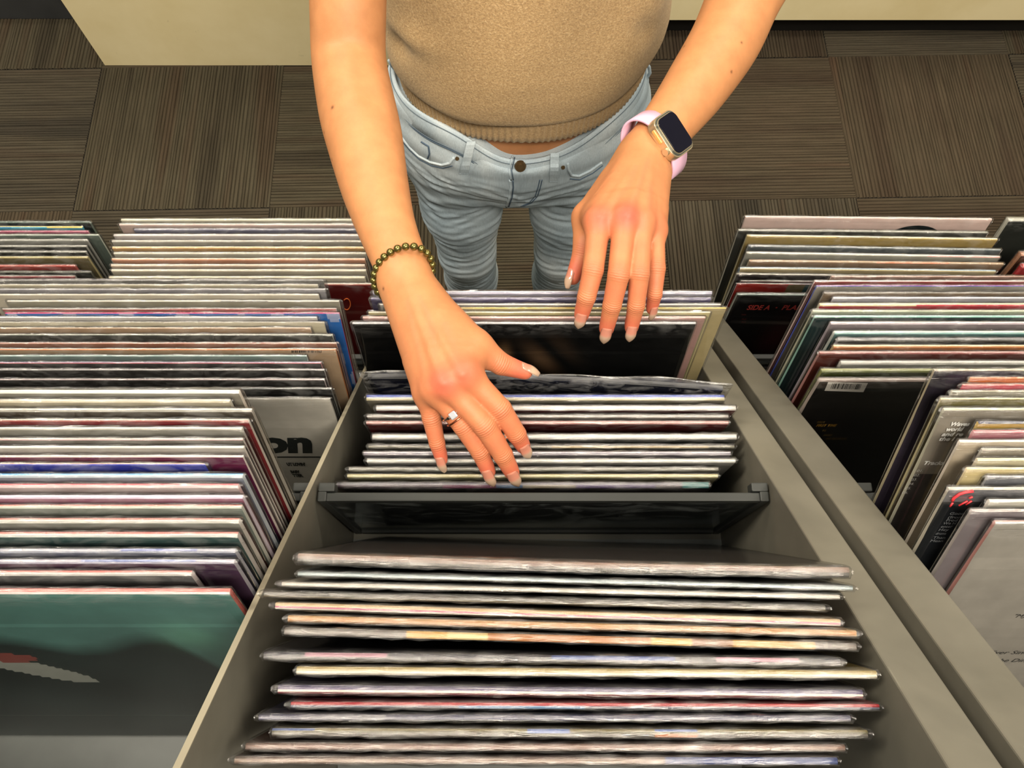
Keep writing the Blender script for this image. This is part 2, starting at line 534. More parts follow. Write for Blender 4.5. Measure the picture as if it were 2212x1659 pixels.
# ------------------------------------------------------------------ records
LPW = 0.315
def hx(c): return lin(c)
def make_record(label, group, w, h, t, edge, back, front, patches=(), bow=0.0, seed=0, bag=False, art=None, nx=14, film=True, ext_max=0.006):
    """edge: colours of the top edge strips from the camera side to the far side"""
    rnd = random.Random(seed)
    root = empty('record_sleeve', (0, 0, 0), label, 'record', group)
    e4 = [edge[min(len(edge) - 1, int(i * len(edge) / 4))] for i in range(4)]
    NZ = 80 if art is not None and art.__name__ in ('art_teal', 'art_black', 'art_sky') else 26
    zr = [0.0, 0.5, 0.8] if art is None else [i / NZ for i in range(NZ)]
    if art is not None: nx = 60 if NZ == 26 else 180
    rr = min(0.0012, t * 0.3)
    near = [(-t / 2 - (0.0006 if 0.2 < z < 0.85 else 0), z * h) for z in zr] + [(-t / 2, h - rr)]
    top = [(-t * 0.25, h - 0.0001), (0.0, h - 0.0004), (t * 0.25, h)]
    far = [(t / 2, h - rr), (t / 2 + 0.0006, h * 0.5), (t / 2, 0.0)]
    prof = near + top + far
    n = len(prof); i_top = len(near) - 1
    vs, fs, cs = [], [], []
    def warp(x, y, z):
        k = (z / h) ** 2
        return (x, y + bow * math.cos(math.pi * x / w) * k, z)
    for i in range(nx + 1):
        x = -w / 2 + w * i / nx
        for (y, z) in prof:
            vs.append(warp(x, y, z))
    for i in range(nx):
        xm = (i + 0.5) / nx
        for k in range(n - 1):
            fs.append((i * n + k, (i + 1) * n + k, (i + 1) * n + k + 1, i * n + k + 1))
            if k < i_top:
                zm = (prof[k][1] + prof[k + 1][1]) / 2 / h
                c = art(xm, zm) if art is not None else back
            elif k < i_top + 4:
                c = e4[k - i_top]
                for (a, b, pc, strips) in patches:
                    if a <= xm <= b and (k - i_top) in strips: c = pc
            else:
                c = front
            cs.append(c)
    fs.append(tuple(range(n))[::-1]); cs.append(e4[1])
    fs.append(tuple(nx * n + k for k in range(n))); cs.append(e4[1])
    me = bpy.data.meshes.new('sleeve')
    me.from_pydata(vs, [], fs)
    at = me.color_attributes.new('ink', 'FLOAT_COLOR', 'CORNER')
    data = []
    for poly, c in zip(me.polygons, cs):
        data += [c[0], c[1], c[2], 1.0] * len(poly.vertices)
    at.data.foreach_set('color', data)
    me.materials.append(CARD); me.update()
    o = bpy.data.objects.new('sleeve', me); COL.objects.link(o); o.parent = root
    if not film: return root
    # film
    d = 0.0008; up = 0.0012 if not bag else 0.009
    ext = [rnd.uniform(0.001, ext_max), rnd.uniform(0.001, ext_max)]
    if bag: ext = [0.006, 0.007]
    NX = 46
    xs = [-w / 2 - ext[0] - 0.0004, -w / 2 - ext[0] * 0.6] + [-w / 2 - 0.0006 + (w + 0.0012) * i / (NX - 4) for i in range(NX - 3)] + [w / 2 + ext[1] * 0.6, w / 2 + ext[1] + 0.0004]
    zz = [0.0, 0.45, 0.8, 0.93, 0.975]
    vs, fs = [], []
    nr = 0
    ph = [rnd.uniform(0, 6) for _ in range(6)]
    for ix, x in enumerate(xs):
        endf = 1.0
        if ix in (0, len(xs) - 1): endf = 0.40
        elif ix in (1, len(xs) - 2): endf = 0.80
        hh = h + up
        if bag: hh += 0.003 * math.sin(x * 31 + ph[0]) + 0.002 * math.sin(x * 77 + ph[1])
        drop = 0.0 if endf == 1 else (1 - endf) * rnd.uniform(0.001, 0.004)
        tt = (t / 2 + d) * endf
        cr = lambda a: rnd.gauss(0, a) + 0.5 * a * math.sin(x * 120 + ph[2])
        ring = [(-tt - 0.0003 * endf, z * hh) for z in zz]
        ring += [(-tt + cr(0.00025), hh - 0.0012 - drop + cr(0.0002)), (-tt * 0.5, hh + cr(0.00035) - drop), (0.0, hh + cr(0.0004) - drop),
                 (tt * 0.5, hh + cr(0.00035) - drop), (tt + cr(0.00025), hh - 0.0012 - drop)]
        ring += [(tt + 0.0003 * endf, z * hh) for z in zz[::-1]]
        if bag:
            ring = [(y * (0.35 if z > h + 0.001 else 1.0), z) for (y, z) in ring]
        nr = len(ring)
        for (y, z) in ring:
            xx = max(-w / 2, min(w / 2, x))
            q = warp(xx, y, z)
            vs.append((x, q[1], q[2]))
    for i in range(len(xs) - 1):
        for k in range(nr - 1):
            fs.append((i * nr + k, (i + 1) * nr + k, (i + 1) * nr + k + 1, i * nr + k + 1))
    fs.append(tuple(range(nr))[::-1]); fs.append(tuple((len(xs) - 1) * nr + k for k in range(nr)))
    me = bpy.data.meshes.new('shrink_wrap')
    me.from_pydata(vs, [], fs)
    me.polygons.foreach_set('use_smooth', [True] * len(me.polygons))
    me.materials.append(BAGF if bag else FILM); me.update()
    o = bpy.data.objects.new('plastic_bag' if bag else 'shrink_wrap', me); COL.objects.link(o); o.parent = root
    return root

def darker(c, k): return tuple(x * k for x in c)
SEED = [100]
def group_of(specs, zfloor, bots, where, group, tmax=0.0062, tmin=0.0030, tone=1.0, ext=0.003, xlim=None):
    """specs from the far end to the near end: dict(y=(left px row, right px row) or one number, xl / xr = pixel of the visible end)"""
    n = len(specs)
    out = []
    for i, s in enumerate(specs):
        yb = bots[0] + (bots[1] - bots[0]) * i / max(1, n - 1)
        y = s['y'] if isinstance(s['y'], tuple) else (s['y'], s['y'])
        xl, xr = s.get('xl'), s.get('xr')
        hgt = LPW * s.get('hs', 1.0)
        zt = zfloor + hgt * 0.96
        for _ in range(6):
            if xl is not None and xr is not None:
                a = at_z(xl, y[0], zt); b = at_z(xr, y[1], zt)
                xc = (a.x + b.x) / 2; yt = (a.y + b.y) / 2
                yaw = math.atan2(b.y - a.y, b.x - a.x)
            elif xr is not None:
                b = at_z(xr, y[1], zt); xc = b.x - LPW / 2; yt = b.y; yaw = 0.0
            else:
                b = at_z(xl, y[0], zt); xc = b.x + LPW / 2; yt = b.y; yaw = 0.0
            if xlim is not None: xc = max(xlim[0] + LPW / 2 + 0.0037, min(xlim[1] - LPW / 2 - 0.0037, xc))
            lean = math.asin(max(-0.6, min(0.6, (yt - yb) / hgt)))
            zt = zfloor + hgt * math.cos(lean)
        out.append(dict(yb=yb, yt=yt, xc=xc, yaw=yaw, lean=lean, h=hgt))
    for i, s in enumerate(specs):
        g = out[i]
        gaps = []
        for j in (i - 1, i + 1):
            if 0 <= j < n:
                gaps += [abs(out[j]['yt'] - g['yt']) * math.cos(g['lean']), abs(out[j]['yb'] - g['yb']) * math.cos(g['lean'])]
        t = min(gaps) - 0.0026 if gaps else tmax
        t = max(tmin, min(tmax, t)) * s.get('ts', 1.0)
        if gaps: t = max(0.0014, min(t, min(gaps) - 0.0028))
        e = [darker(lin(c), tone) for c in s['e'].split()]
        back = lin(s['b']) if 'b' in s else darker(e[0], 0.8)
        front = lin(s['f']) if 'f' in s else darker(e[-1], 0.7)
        SEED[0] += 1
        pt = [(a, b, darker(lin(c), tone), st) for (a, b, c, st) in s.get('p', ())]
        lab = s['d'] + ' ' + where
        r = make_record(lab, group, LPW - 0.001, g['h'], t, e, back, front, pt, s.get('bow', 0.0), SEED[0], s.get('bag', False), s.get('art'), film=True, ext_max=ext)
        r.location = (g['xc'], g['yb'], zfloor + 0.0012 + t / 2 * abs(math.sin(g['lean'])))
        r.rotation_mode = 'XYZ'
        r.rotation_euler = (-g['lean'], 0, g['yaw'])
        s['root'] = r; s['t'] = t
    return specs

# --- upper bin in front of the clear divider
A4 = (0, 1, 2, 3)
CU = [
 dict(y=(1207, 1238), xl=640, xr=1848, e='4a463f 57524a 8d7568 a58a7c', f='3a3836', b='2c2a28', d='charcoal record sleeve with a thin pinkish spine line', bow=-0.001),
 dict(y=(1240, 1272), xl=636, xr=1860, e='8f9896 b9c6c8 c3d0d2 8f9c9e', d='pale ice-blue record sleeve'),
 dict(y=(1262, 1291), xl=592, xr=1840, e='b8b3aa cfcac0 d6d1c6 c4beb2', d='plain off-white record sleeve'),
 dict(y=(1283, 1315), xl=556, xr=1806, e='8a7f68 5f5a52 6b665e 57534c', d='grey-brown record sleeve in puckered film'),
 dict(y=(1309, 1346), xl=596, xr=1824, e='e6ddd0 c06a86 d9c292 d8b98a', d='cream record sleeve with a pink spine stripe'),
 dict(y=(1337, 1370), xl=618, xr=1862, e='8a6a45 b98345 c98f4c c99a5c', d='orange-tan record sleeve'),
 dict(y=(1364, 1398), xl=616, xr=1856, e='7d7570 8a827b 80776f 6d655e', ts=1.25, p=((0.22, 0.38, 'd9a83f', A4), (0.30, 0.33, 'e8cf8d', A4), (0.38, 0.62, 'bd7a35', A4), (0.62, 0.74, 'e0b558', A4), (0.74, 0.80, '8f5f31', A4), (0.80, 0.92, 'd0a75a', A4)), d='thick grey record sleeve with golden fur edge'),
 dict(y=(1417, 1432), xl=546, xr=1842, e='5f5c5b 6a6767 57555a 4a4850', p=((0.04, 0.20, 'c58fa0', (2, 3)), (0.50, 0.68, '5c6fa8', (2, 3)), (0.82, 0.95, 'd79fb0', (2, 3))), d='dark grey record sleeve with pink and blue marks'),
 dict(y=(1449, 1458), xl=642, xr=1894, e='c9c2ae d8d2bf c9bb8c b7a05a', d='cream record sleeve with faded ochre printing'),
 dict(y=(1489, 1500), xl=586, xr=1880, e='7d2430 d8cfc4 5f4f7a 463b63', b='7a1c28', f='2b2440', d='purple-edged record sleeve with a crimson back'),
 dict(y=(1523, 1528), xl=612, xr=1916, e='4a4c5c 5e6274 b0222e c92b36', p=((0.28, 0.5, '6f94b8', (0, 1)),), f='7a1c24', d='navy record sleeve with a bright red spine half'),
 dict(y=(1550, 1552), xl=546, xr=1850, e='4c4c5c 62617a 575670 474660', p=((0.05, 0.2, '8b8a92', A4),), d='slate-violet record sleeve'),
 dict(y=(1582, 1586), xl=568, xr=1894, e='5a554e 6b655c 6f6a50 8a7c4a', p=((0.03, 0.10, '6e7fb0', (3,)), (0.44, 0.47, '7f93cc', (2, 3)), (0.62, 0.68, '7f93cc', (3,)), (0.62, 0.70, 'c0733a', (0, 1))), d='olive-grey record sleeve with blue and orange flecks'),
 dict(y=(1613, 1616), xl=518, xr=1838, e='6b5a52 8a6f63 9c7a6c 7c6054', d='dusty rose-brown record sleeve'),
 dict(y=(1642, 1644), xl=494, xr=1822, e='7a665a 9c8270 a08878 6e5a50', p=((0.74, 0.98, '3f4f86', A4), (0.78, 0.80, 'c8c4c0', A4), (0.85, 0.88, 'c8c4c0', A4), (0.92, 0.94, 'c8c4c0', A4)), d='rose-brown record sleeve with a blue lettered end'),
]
group_of(CU, ZU, (0.1135, -0.022), 'in the upper bin before the divider', 'records in the upper bin before the divider', 0.0066, 0.003, 0.64, 0.0035)  # edge colours darkened to paint in the camera holder's shade

# --- middle bin: the half under the bracelet hand
CF = [
 dict(y=(812, 838), xl=783, xr=1572, e='4a4b4c 5c5d5f 6a6b6c 55565a', b='1d1e22', bag=True, d='loose clear plastic bag record sleeve, dark inside', bow=0.004),
 dict(y=859, xl=786, xr=1570, e='d9cfa8 cfc9b4 3550b8 3d5cc8', b='8f8a78', d='royal blue and cream edged record sleeve'),
 dict(y=881, xl=808, xr=1594, e='d9d6d0 e6e3dd d0cdc8 9a9896', b='5c2a2c', d='bright white-edged record sleeve'),
 dict(y=899, xl=787, xr=1580, e='a8a29c c8c2bc 8d8884 5d5a58', d='silver-grey thin record sleeve'),
 dict(y=913, xl=785, xr=1580, e='c08a86 d8a8a2 c99690 a87470', b='601d1f', d='pink-edged record sleeve with a dark maroon back'),
 dict(y=943, xl=797, xr=1598, e='b8b6b0 dad8d2 c9c7c0 8a8884', d='white-edged record sleeve with a smoky back', b='5c5c58'),
 dict(y=964, xl=800, xr=1582, e='6f6c60 8a8674 4c4a44 3c3a38', p=((0.52, 0.95, 'b5a27c', (0, 1)),), b='4a4738', d='charcoal record sleeve with a sepia picture on the edge'),
 dict(y=979, xl=787, xr=1577, e='b9b2ba 6f6a7c c9c3cc 6c5c60', d='lilac-grey striped record sleeve'),
 dict(y=995, xl=783, xr=1598, e='cfcdc6 dedcd4 c4c2ba 8f8d88', d='chalk-white record sleeve'),
 dict(y=1013, xl=752, xr=1553, e='7c7a70 98968c 8a887e 6a6860', d='pewter-grey record sleeve'),
 dict(y=1028, xl=748, xr=1553, e='b9b083 d9d0a4 d0c795 b5ab7a', b='8f8a68', d='pale yellow record sleeve with faint writing on its edge', p=((0.28, 0.31, '6f7f96', (2, 3)), (0.34, 0.40, '9aa0a0', (2, 3)))),
 dict(y=1048, xl=728, xr=1530, e='3d2a3a 4f3a4a 7d7a88 5c5a66', b='2a1826', p=((0.3, 0.46, '6d2a52', (0, 1)), (0.46, 0.52, '2f5a8a', (0, 1)), (0.52, 0.66, '8a8070', (0, 1)), (0.66, 0.88, '452a66', (0, 1)), (0.9, 1.0, '2f7a78', A4)), d='dark multicoloured record sleeve with teal and purple streaks'),
]
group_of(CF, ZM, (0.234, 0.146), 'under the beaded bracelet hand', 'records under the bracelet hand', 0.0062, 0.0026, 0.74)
# --- middle bin: the half the watch hand pulls forward
CB = [
 dict(y=632, xl=782, xr=1562, e='b5b2c4 8c88a4 c9c6d0 a6a4b0', d='pale lavender-edged record sleeve'),
 dict(y=645, xl=822, xr=1515, e='5a5478 8a86a0 4a4562 6a6680', d='violet and silver edged record sleeve'),
 dict(y=658, xl=815, xr=1562, e='d8d4cc e2ded6 cac6be a8a49c', d='white-edged record sleeve'),
 dict(y=666, xl=830, xr=1570, e='e0c463 e8d48a d0b45a b89a4a', b='c9b98a', d='golden yellow edged record sleeve'),
 dict(y=675, xl=790, xr=1540, e='d9d0b8 e4dcc6 cfc6ae b0a890', b='d9cf9c', d='ivory record sleeve with a pale yellow back'),
 dict(y=686, xl=762, xr=1545, e='d4aaa2 e0bcb4 c99c94 b08880', d='blush pink edged record sleeve'),
 dict(y=698, xl=756, xr=1508, e='b0b0b2 d2d2d4 a2a2a6 6a6a6e', b='0b0b0c', d='black-backed record sleeve with a dim warm smudge picture'),
]
def art_black(x, z):
    c = np.array(lin('0a0b0b'))
    g = math.exp(-((x - 0.56) / 0.07) ** 2 - ((z - 0.80) / 0.10) ** 2) * 0.9
    g2 = math.exp(-((x - 0.44) / 0.02) ** 2 - ((z - 0.83) / 0.05) ** 2) * 1.2
    c = c + np.array(lin('6a5038')) * g * (0.5 + 0.5 * math.sin(x * 50 + z * 30)) + np.array(lin('8a6a48')) * g2
    if z > 0.93: c = c + np.array(lin('202020')) * 0.6
    return tuple(c)
CB[-1]['art'] = art_black
group_of(CB, ZM, (0.282, 0.244), 'under the wristwatch hand', 'records under the watch hand', 0.0046, 0.0024)

# --- upper bin beside the thin panel
def art_teal(x, z):
    base = np.array(lin('5c8a84')) * (0.55 + 0.45 * z)
    n = math.sin(x * 9 + z * 14) * 0.5 + math.sin(x * 23 - z * 9 + 1.7) * 0.3
    base = base * (1 + 0.18 * n)
    # dark sloping mass
    edge = 0.80 - 0.22 * abs(x - 0.62) + 0.05 * math.sin(x * 18)
    if x > 0.80: edge -= (x - 0.80) * 1.9
    if z < edge:
        k = min(1.0, (edge - z) / 0.08)
        base = base * (1 - k) + np.array(lin('24302f')) * (0.9 + 0.4 * n) * k
    # pale slanted patch with a rust cap
    u = (x - 0.44) / 0.11; v = (z - (0.585 - (x - 0.44) * 0.75)) / 0.06
    if u * u + v * v < 1: base = np.array(lin('9a9f98'))
    u = (x - 0.425) / 0.06; v = (z - 0.655) / 0.028
    if u * u + v * v < 1: base = np.array(lin('8a4a44'))
    g = math.exp(-((x - 0.86) / 0.06) ** 2 - ((z - 0.78) / 0.07) ** 2)
    base = base + np.array(lin('3f6a4c')) * g * 0.9
    return tuple(base)
L1 = [
 dict(y=846, xr=520, e='d8d3c8 e0dbd0 cfcabf a8a49a', b='8a867a', ts=1.2, d='cream thick-edged record sleeve'),
 dict(y=866, xr=500, e='b0a890 c8c4b4 98968a 6a6860', d='silver-grey record sleeve with a tan line'),
 dict(y=886, xr=556, e='8a887e a09e94 b2b0a8 88867c', b='4a4238', d='broad silver record sleeve with brown-black side'),
 dict(y=908, xr=540, e='8a4038 c2bdb2 a8a49a 6c6a64', b='7a1a22', d='silver record sleeve with a red line'),
 dict(y=926, xr=526, e='9a988e b8b6ac d0cec4 a09e94', d='crinkled silver record sleeve'),
 dict(y=949, xr=528, e='c09a9c c9c2bc b4aca6 98908a', b='6f6a62', d='silver-pink record sleeve'),
 dict(y=966, xr=530, e='c8c4bc dcd8d0 d0ccc4 b0aca4', d='milk-white record sleeve'),
 dict(y=986, xr=528, e='c8b0b0 dad2cc c0b8b0 a05a66', b='6a2244', d='off-white record sleeve with a plum back'),
 dict(y=1003, xr=444, e='2c34a0 3640b8 c0a088 b08c74', b='262c90', ts=1.3, d='deep blue record sleeve with torn white corner'),
 dict(y=1027, xr=528, e='9aa4ac b8c4cc 5f9cd0 4c8cc8', b='7a8290', d='sky blue edged record sleeve'),
 dict(y=1049, xr=518, e='b8a8a8 d8b8b8 c8424e c83a48', b='a89a98', d='white record sleeve with a raspberry spine line'),
 dict(y=1073, xr=536, e='b8a8bc cfc6d4 c0b4c8 a890ac', b='9a6a80', d='lilac-white record sleeve'),
 dict(y=1094, xr=534, e='a8b0a4 c8ccc2 c87064 c85c52', b='7f8a82', d='salmon-edged record sleeve with a pale sage back'),
 dict(y=1124, xr=520, e='a8a8a0 cac6be c86c62 c0584e', b='7c827a', d='salmon-edged record sleeve with a grey-green back'),
 dict(y=1154, xr=520, e='a8aca8 c8c4c0 cc6058 c04c48', b='3c5654', d='salmon-edged record sleeve with a dark teal back'),
 dict(y=1189, xr=526, e='7a7e8c a8aab4 8c8e9a 5c6078', b='5a5e70', p=((0.76, 0.92, '5c689a', (1, 2)),), d='steel grey record sleeve with a blue patch'),
 dict(y=1212, xr=524, e='8a8898 b0aeb8 9896a4 6c6a80', b='4c3850', p=((0.74, 0.96, '6874a0', (1, 2)),), d='grey-violet record sleeve with an aubergine back'),
 dict(y=1237, xr=418, e='a0a09c c8c0bc cc6860 bc544c', b='5e6464', d='salmon-edged slate record sleeve pushed sideways'),
 dict(y=1276, xr=511, e='c8bcb8 c8665e cc5c54 b84c46', b='4c7470', art=art_teal, d='salmon-edged record sleeve with painted teal back'),
]
group_of(L1, ZU, (0.068, -0.054), 'in the upper bin beside the bare shelf', 'records in the upper bin beside the bare shelf', 0.0066, xlim=(-0.511, -0.158))

# --- middle bin beside the forearm
def art_on(x, z): return lin('d2cec4')
def art_sky(x, z):
    n = math.sin(x * 40 + z * 25) * 0.5 + math.sin(x * 71 - z * 37) * 0.4
    c = np.array(lin('2e6ab4')); k = 0.45 if n > 0.35 else 0.0
    return tuple(c * (1 - k) + np.array(lin('d8d8e0')) * k) if z > 0.3 else tuple(np.array(lin('8a3a50')))
L2 = [
 dict(y=606, xr=700, e='6a6864 8a8884 78767a 56545a', d='smoky silver record sleeve'),
 dict(y=616, xr=688, e='b0a890 d0ccc2 98968e 706e68', d='bone-edged record sleeve'),
 dict(y=626, xr=704, e='88868a 5c5a60 a4a2a6 6a686c', d='grey-black striped record sleeve'),
 dict(y=637, xr=690, e='c8c0ae dcd6c8 9a9890 74726c', d='ecru-edged record sleeve'),
 dict(y=651, xr=734, e='b8b4a8 d4d0c6 c0bcb2 8c8a82', b='8a8676', p=((0.66, 0.78, '5a5a58', (0, 1)),), ts=1.3, d='pale thick record sleeve with a dark smudge'),
 dict(y=668, xr=728, e='a85a54 c0b8b2 a09a94 7c7874', p=((0.0, 0.5, 'b0aca4', (0, 1)),), d='grey record sleeve with a brick red streak'),
 dict(y=677, xr=738, e='d83a6c e0487a c83062 a82850', art=art_sky, d='hot pink edged record sleeve with blue sky back'),
 dict(y=686, xr=686, e='d2cec8 e2ded8 b8b8c4 8e8e9c', d='snow-white record sleeve'),
 dict(y=697, xr=702, e='8c8470 a8a08c 7a786e 605e58', b='c0b8a0', d='taupe-grey record sleeve'),
 dict(y=709, xr=672, e='b09478 c8b094 8c8478 6e6a62', d='sandy tan record sleeve'),
 dict(y=724, xr=720, e='4a4e48 b4b8ac a0a498 6a6e66', b='3a3c38', d='silver-green record sleeve with dark back'),
 dict(y=742, xr=732, e='8a5a44 d0b0a8 c8a49c a88880', b='8a5c48', d='rosy brown record sleeve with hair-like streaks'),
 dict(y=755, xr=728, e='d87a3c e08a4c c8b8a8 a89888', b='b0987c', d='orange-edged record sleeve with a barcode strip'),
 dict(y=769, xr=664, e='8aa09c b8c8c4 90a4a2 687876', d='sea-green silver record sleeve'),
 dict(y=784, xr=695, e='c07078 d09098 8c90b0 6c7090', d='rose and periwinkle edged record sleeve', b='4c4848'),
 dict(y=799, xr=702, e='8c8a88 b0aeac 98969a 6e6c70', b='3c3a38', d='ash grey record sleeve in bubbly film'),
 dict(y=820, xr=702, e='a8989a c8bcbc a49c9c 7c7678', b='3a3836', d='mauve-grey record sleeve in bubbly film'),
 dict(y=840, xr=722, e='3c3c3c 6c706e 7c8280 585c5a', b='222222', ts=1.3, d='gunmetal record sleeve'),
 dict(y=861, xr=716, e='a8a49c 8c8a84 5c5a56 484642', art=art_on, ts=1.2, d='plain grey-white record sleeve with heavy dark lettering'),
]
group_of(L2, ZM, (0.236, 0.146), 'in the middle bin beside the forearm', 'records in the middle bin beside the forearm', 0.0058, 0.0024, xlim=(-0.511, -0.158))
# lettering on the grey sleeve
K = ink('black_green', lin('10191a'))
g_ = L2[-1]
print_text(g_, 'on', 562, 678, 976, 30, K, 0, 0.0028, 0.50, 0.8)
print_rect('rule_line', g_, [(560, 986), (692, 986), (692, 988.6), (560, 988.6)], K)
print_text(g_, "UT LOVIN'", 621, 661, 1006, 6, K, 0, 0.0006)
print_text(g_, "BABY", 629, 649, 1022, 5.5, K, 0, 0.0006)
print_text(g_, "TTER", 634, 656, 1030, 5.5, K, 0, 0.0006)
# barcode on the orange one
rb = random.Random(5)
for i in range(17):
    x = 630 + i * 3.9
    wd = rb.choice([1.1, 1.7, 2.4])
    print_rect('barcode_bar', L2[12], [(x, 757), (x + wd, 757), (x + wd, 762), (x, 762)], ink('black', lin('16130f')))
# --- lowest bins
L3 = [
 dict(y=475, xl=262, e='c8c4b0 e0dcc8 d0ccb8 a09c8a', d='ivory-edged record sleeve'),
 dict(y=485, xl=258, e='d8c0b8 e0ccc4 b8b4ac 8c8a84', ts=1.2, d='shell pink record sleeve'),
 dict(y=496, xl=290, e='6c6c80 98969c 7c7c8c 545466', d='navy-grey record sleeve'),
 dict(y=508, xl=246, e='d8d0cc e0d8d4 c0b8b4 948e8a', d='pinkish white record sleeve'),
 dict(y=521, xl=242, e='b0aca0 d0ccc0 989488 706c64', d='stone-edged record sleeve'),
 dict(y=535, xl=243, e='c8a068 e0c890 d8c8a0 b09c78', d='honey-edged record sleeve'),
 dict(y=547, xl=246, e='c4c0b0 d8d4c4 a8a498 84827a', d='putty-white record sleeve'),
 dict(y=560, xl=242, e='d8a080 e0b898 d0b8a0 a89480', d='apricot-edged record sleeve'),
 dict(y=573, xl=240, e='d8c4b0 e4d4c4 c8b8a8 a09488', d='warm beige record sleeve'),
 dict(y=584, xl=241, e='d4ccb8 e4dcc8 c8c0ae 9c9688', d='vanilla record sleeve'),
 dict(y=599, xl=236, e='d8d0b8 ece4cc d8d0b8 b0a894', b='d8d0bc', d='broad cream record sleeve'),
 dict(y=614, xl=262, e='a04038 d0c8b8 b0a898 8c8478', b='7a1414', d='crimson-backed record sleeve with an orange flourish'),
]
group_of(L3, ZL, (0.462, 0.392), 'in the lowest bin behind the forearm', 'records in the lowest bin behind the forearm', 0.0060, 0.0026, xlim=(-0.511, -0.158))
OR = ink('orange', lin('d0682e'))
pts = [on_sleeve(L3[-1], 749 + 8 * math.cos(a), 657 - 12 * math.sin(a)) for a in np.linspace(-2.2, 2.4, 22)]
tube('printed_flourish', pts, 0.0007, OR, L3[-1]['root'], 5)
LL3 = [
 dict(y=480, xr=196, e='4a5a50 6a7a70 3c4a42 2c3632', b='1c2420', d='bottle green record sleeve'),
 dict(y=491, xr=180, e='3a9ab8 4ca8c0 c8b858 3c5a98', p=((0.0, 0.72, '2f7fb0', (0, 1)), (0.85, 0.97, 'd0b84c', A4)), d='turquoise, blue and yellow edged record sleeve'),
 dict(y=500, xr=192, e='b05a74 c87c90 a0606c 7c4a54', d='raspberry pink record sleeve'),
 dict(y=508, xr=215, e='a8b0a4 c8d0c4 98a094 707870', b='5c6860', d='pale grey-green record sleeve'),
 dict(y=519, xr=190, e='8c8c84 acaca4 98988f 70706a', d='crumpled silver record sleeve'),
 dict(y=532, xr=188, e='7c7c74 a0a098 88887f 5c5c56', b='2c2c28', d='tarnished silver record sleeve'),
 dict(y=544, xr=187, e='6c6c64 989890 7c7c74 50504a', b='24241f', d='dark pewter record sleeve'),
 dict(y=556, xr=192, e='a89a68 c0b484 98905f 706a48', b='6f664a', ts=1.2, d='olive-gold record sleeve with swirl pattern'),
 dict(y=574, xr=164, e='a04038 b85c50 903a34 702c28', d='tomato red record sleeve'),
 dict(y=588, xr=198, e='3c3c30 5c5c4c 48483c 303028', b='1c1c18', d='near-black olive record sleeve'),
 dict(y=597, xr=164, e='8a2a34 b0a8a0 7c7870 5c5a54', d='silver record sleeve with a claret line'),
]
group_of(LL3, ZL, (0.455, 0.392), 'in the lowest end bin', 'records in the lowest end bin', 0.0060, 0.0026, xlim=(-0.868, -0.515))

# --- second rack, lowest bins
R3 = [
 dict(y=(468, 474), xl=1592, xr=2155, e='d0b4ac dcc4bc e0ccc4 c0aca4', b='d8c0b8', f='3a3432', ts=1.6, d='wide pale pink record box set sleeve'),
 dict(y=(497, 502), xl=1602, xr=2122, e='8a8a80 b0b0a4 78786e 505048', b='3a3a36', d='dim grey record sleeve'),
 dict(y=(509, 517), xl=1612, xr=2150, e='c0a868 d8d0a8 e0dcc0 b8b498', p=((0.35, 0.65, '7c6a3c', (0,)),), d='straw yellow and cream record sleeve'),
 dict(y=(531, 540), xl=1615, xr=2158, e='5c6468 a0a8a8 7c8484 4c5454', d='blue-black record sleeve'),
 dict(y=(546, 555), xl=1612, xr=2155, e='b0b0a4 d0d0c8 dcdcd4 b0b0a8', p=((0.7, 0.98, 'd0a098', (0, 1)),), ts=1.2, d='frost white record sleeve with a rosy end'),
 dict(y=(563, 570), xl=1602, xr=2180, e='a88c70 c8c0a8 b08c64 88704e', p=((0.5, 0.75, 'c8805c', (0, 1)),), d='tan record sleeve with a terracotta patch'),
 dict(y=(579, 586), xl=1586, xr=2160, e='c8b88c 88a4b4 a8bcc8 7c94a4', d='powder blue and cream record sleeve'),
 dict(y=(592, 600), xl=1582, xr=2150, e='3a3030 b0b0a0 98988a 6c6c60', b='2c2424', d='khaki-edged record sleeve with a brown-black back'),
 dict(y=(607, 612), xl=1604, xr=2150, e='a09a98 c0bab8 8c8684 605c5a', b='5c2a2c', d='ash pink record sleeve'),
 dict(y=(613, 620), xl=1592, xr=2145, e='7c5058 c8c0c8 a09aa0 706c70', b='2c5a5c', p=((0.0, 0.22, 'b83430', (0,)),), d='silver record sleeve with red and teal back'),
 dict(y=(635, 640), xl=1590, xr=2140, e='98a8a4 b8c4c0 5c6462 3c4442', b='0e0b0b', d='black record sleeve lettered SIDE A in red'),
]
def art_teal_red(x, z):
    if z > 0.8: return lin('b03028') if x < 0.20 else (lin('7a6a40') if x < 0.27 else lin('1f4f52'))
    return lin('1c3c40')
R3[9]['art'] = art_teal_red
def art_sidea(x, z):
    c = np.array(lin('0d0a0b'))
    g = math.exp(-((x - 0.24) / 0.06) ** 2 - ((z - 0.66) / 0.13) ** 2)
    return tuple(c + np.array(lin('5c1f24')) * g * 0.8)
R3[10]['art'] = art_sidea
group_of(R3, ZL, (0.455, 0.392), 'in the second rack lowest bin', 'records in the lowest bin of the second rack', 0.0060, 0.0026, xlim=(0.2692, 0.6243))
RD = ink('red', lin('d0504a'))
print_text(R3[10], 'SIDE A', 1612, 1661, 669, 10, RD, 0.10, 0.0004)
print_text(R3[10], '\u2022', 1672, 1676, 669, 9, RD)
print_text(R3[10], 'PLAIN', 1687, 1737, 669, 10, RD, 0.10, 0.0004)
for k, yy in enumerate((681, 691, 697)):
    print_text(R3[10], ('Side', 'All', 'Track')[k], 1601, 1611, yy, 3, ink('dim_red', lin('7a3a38')))
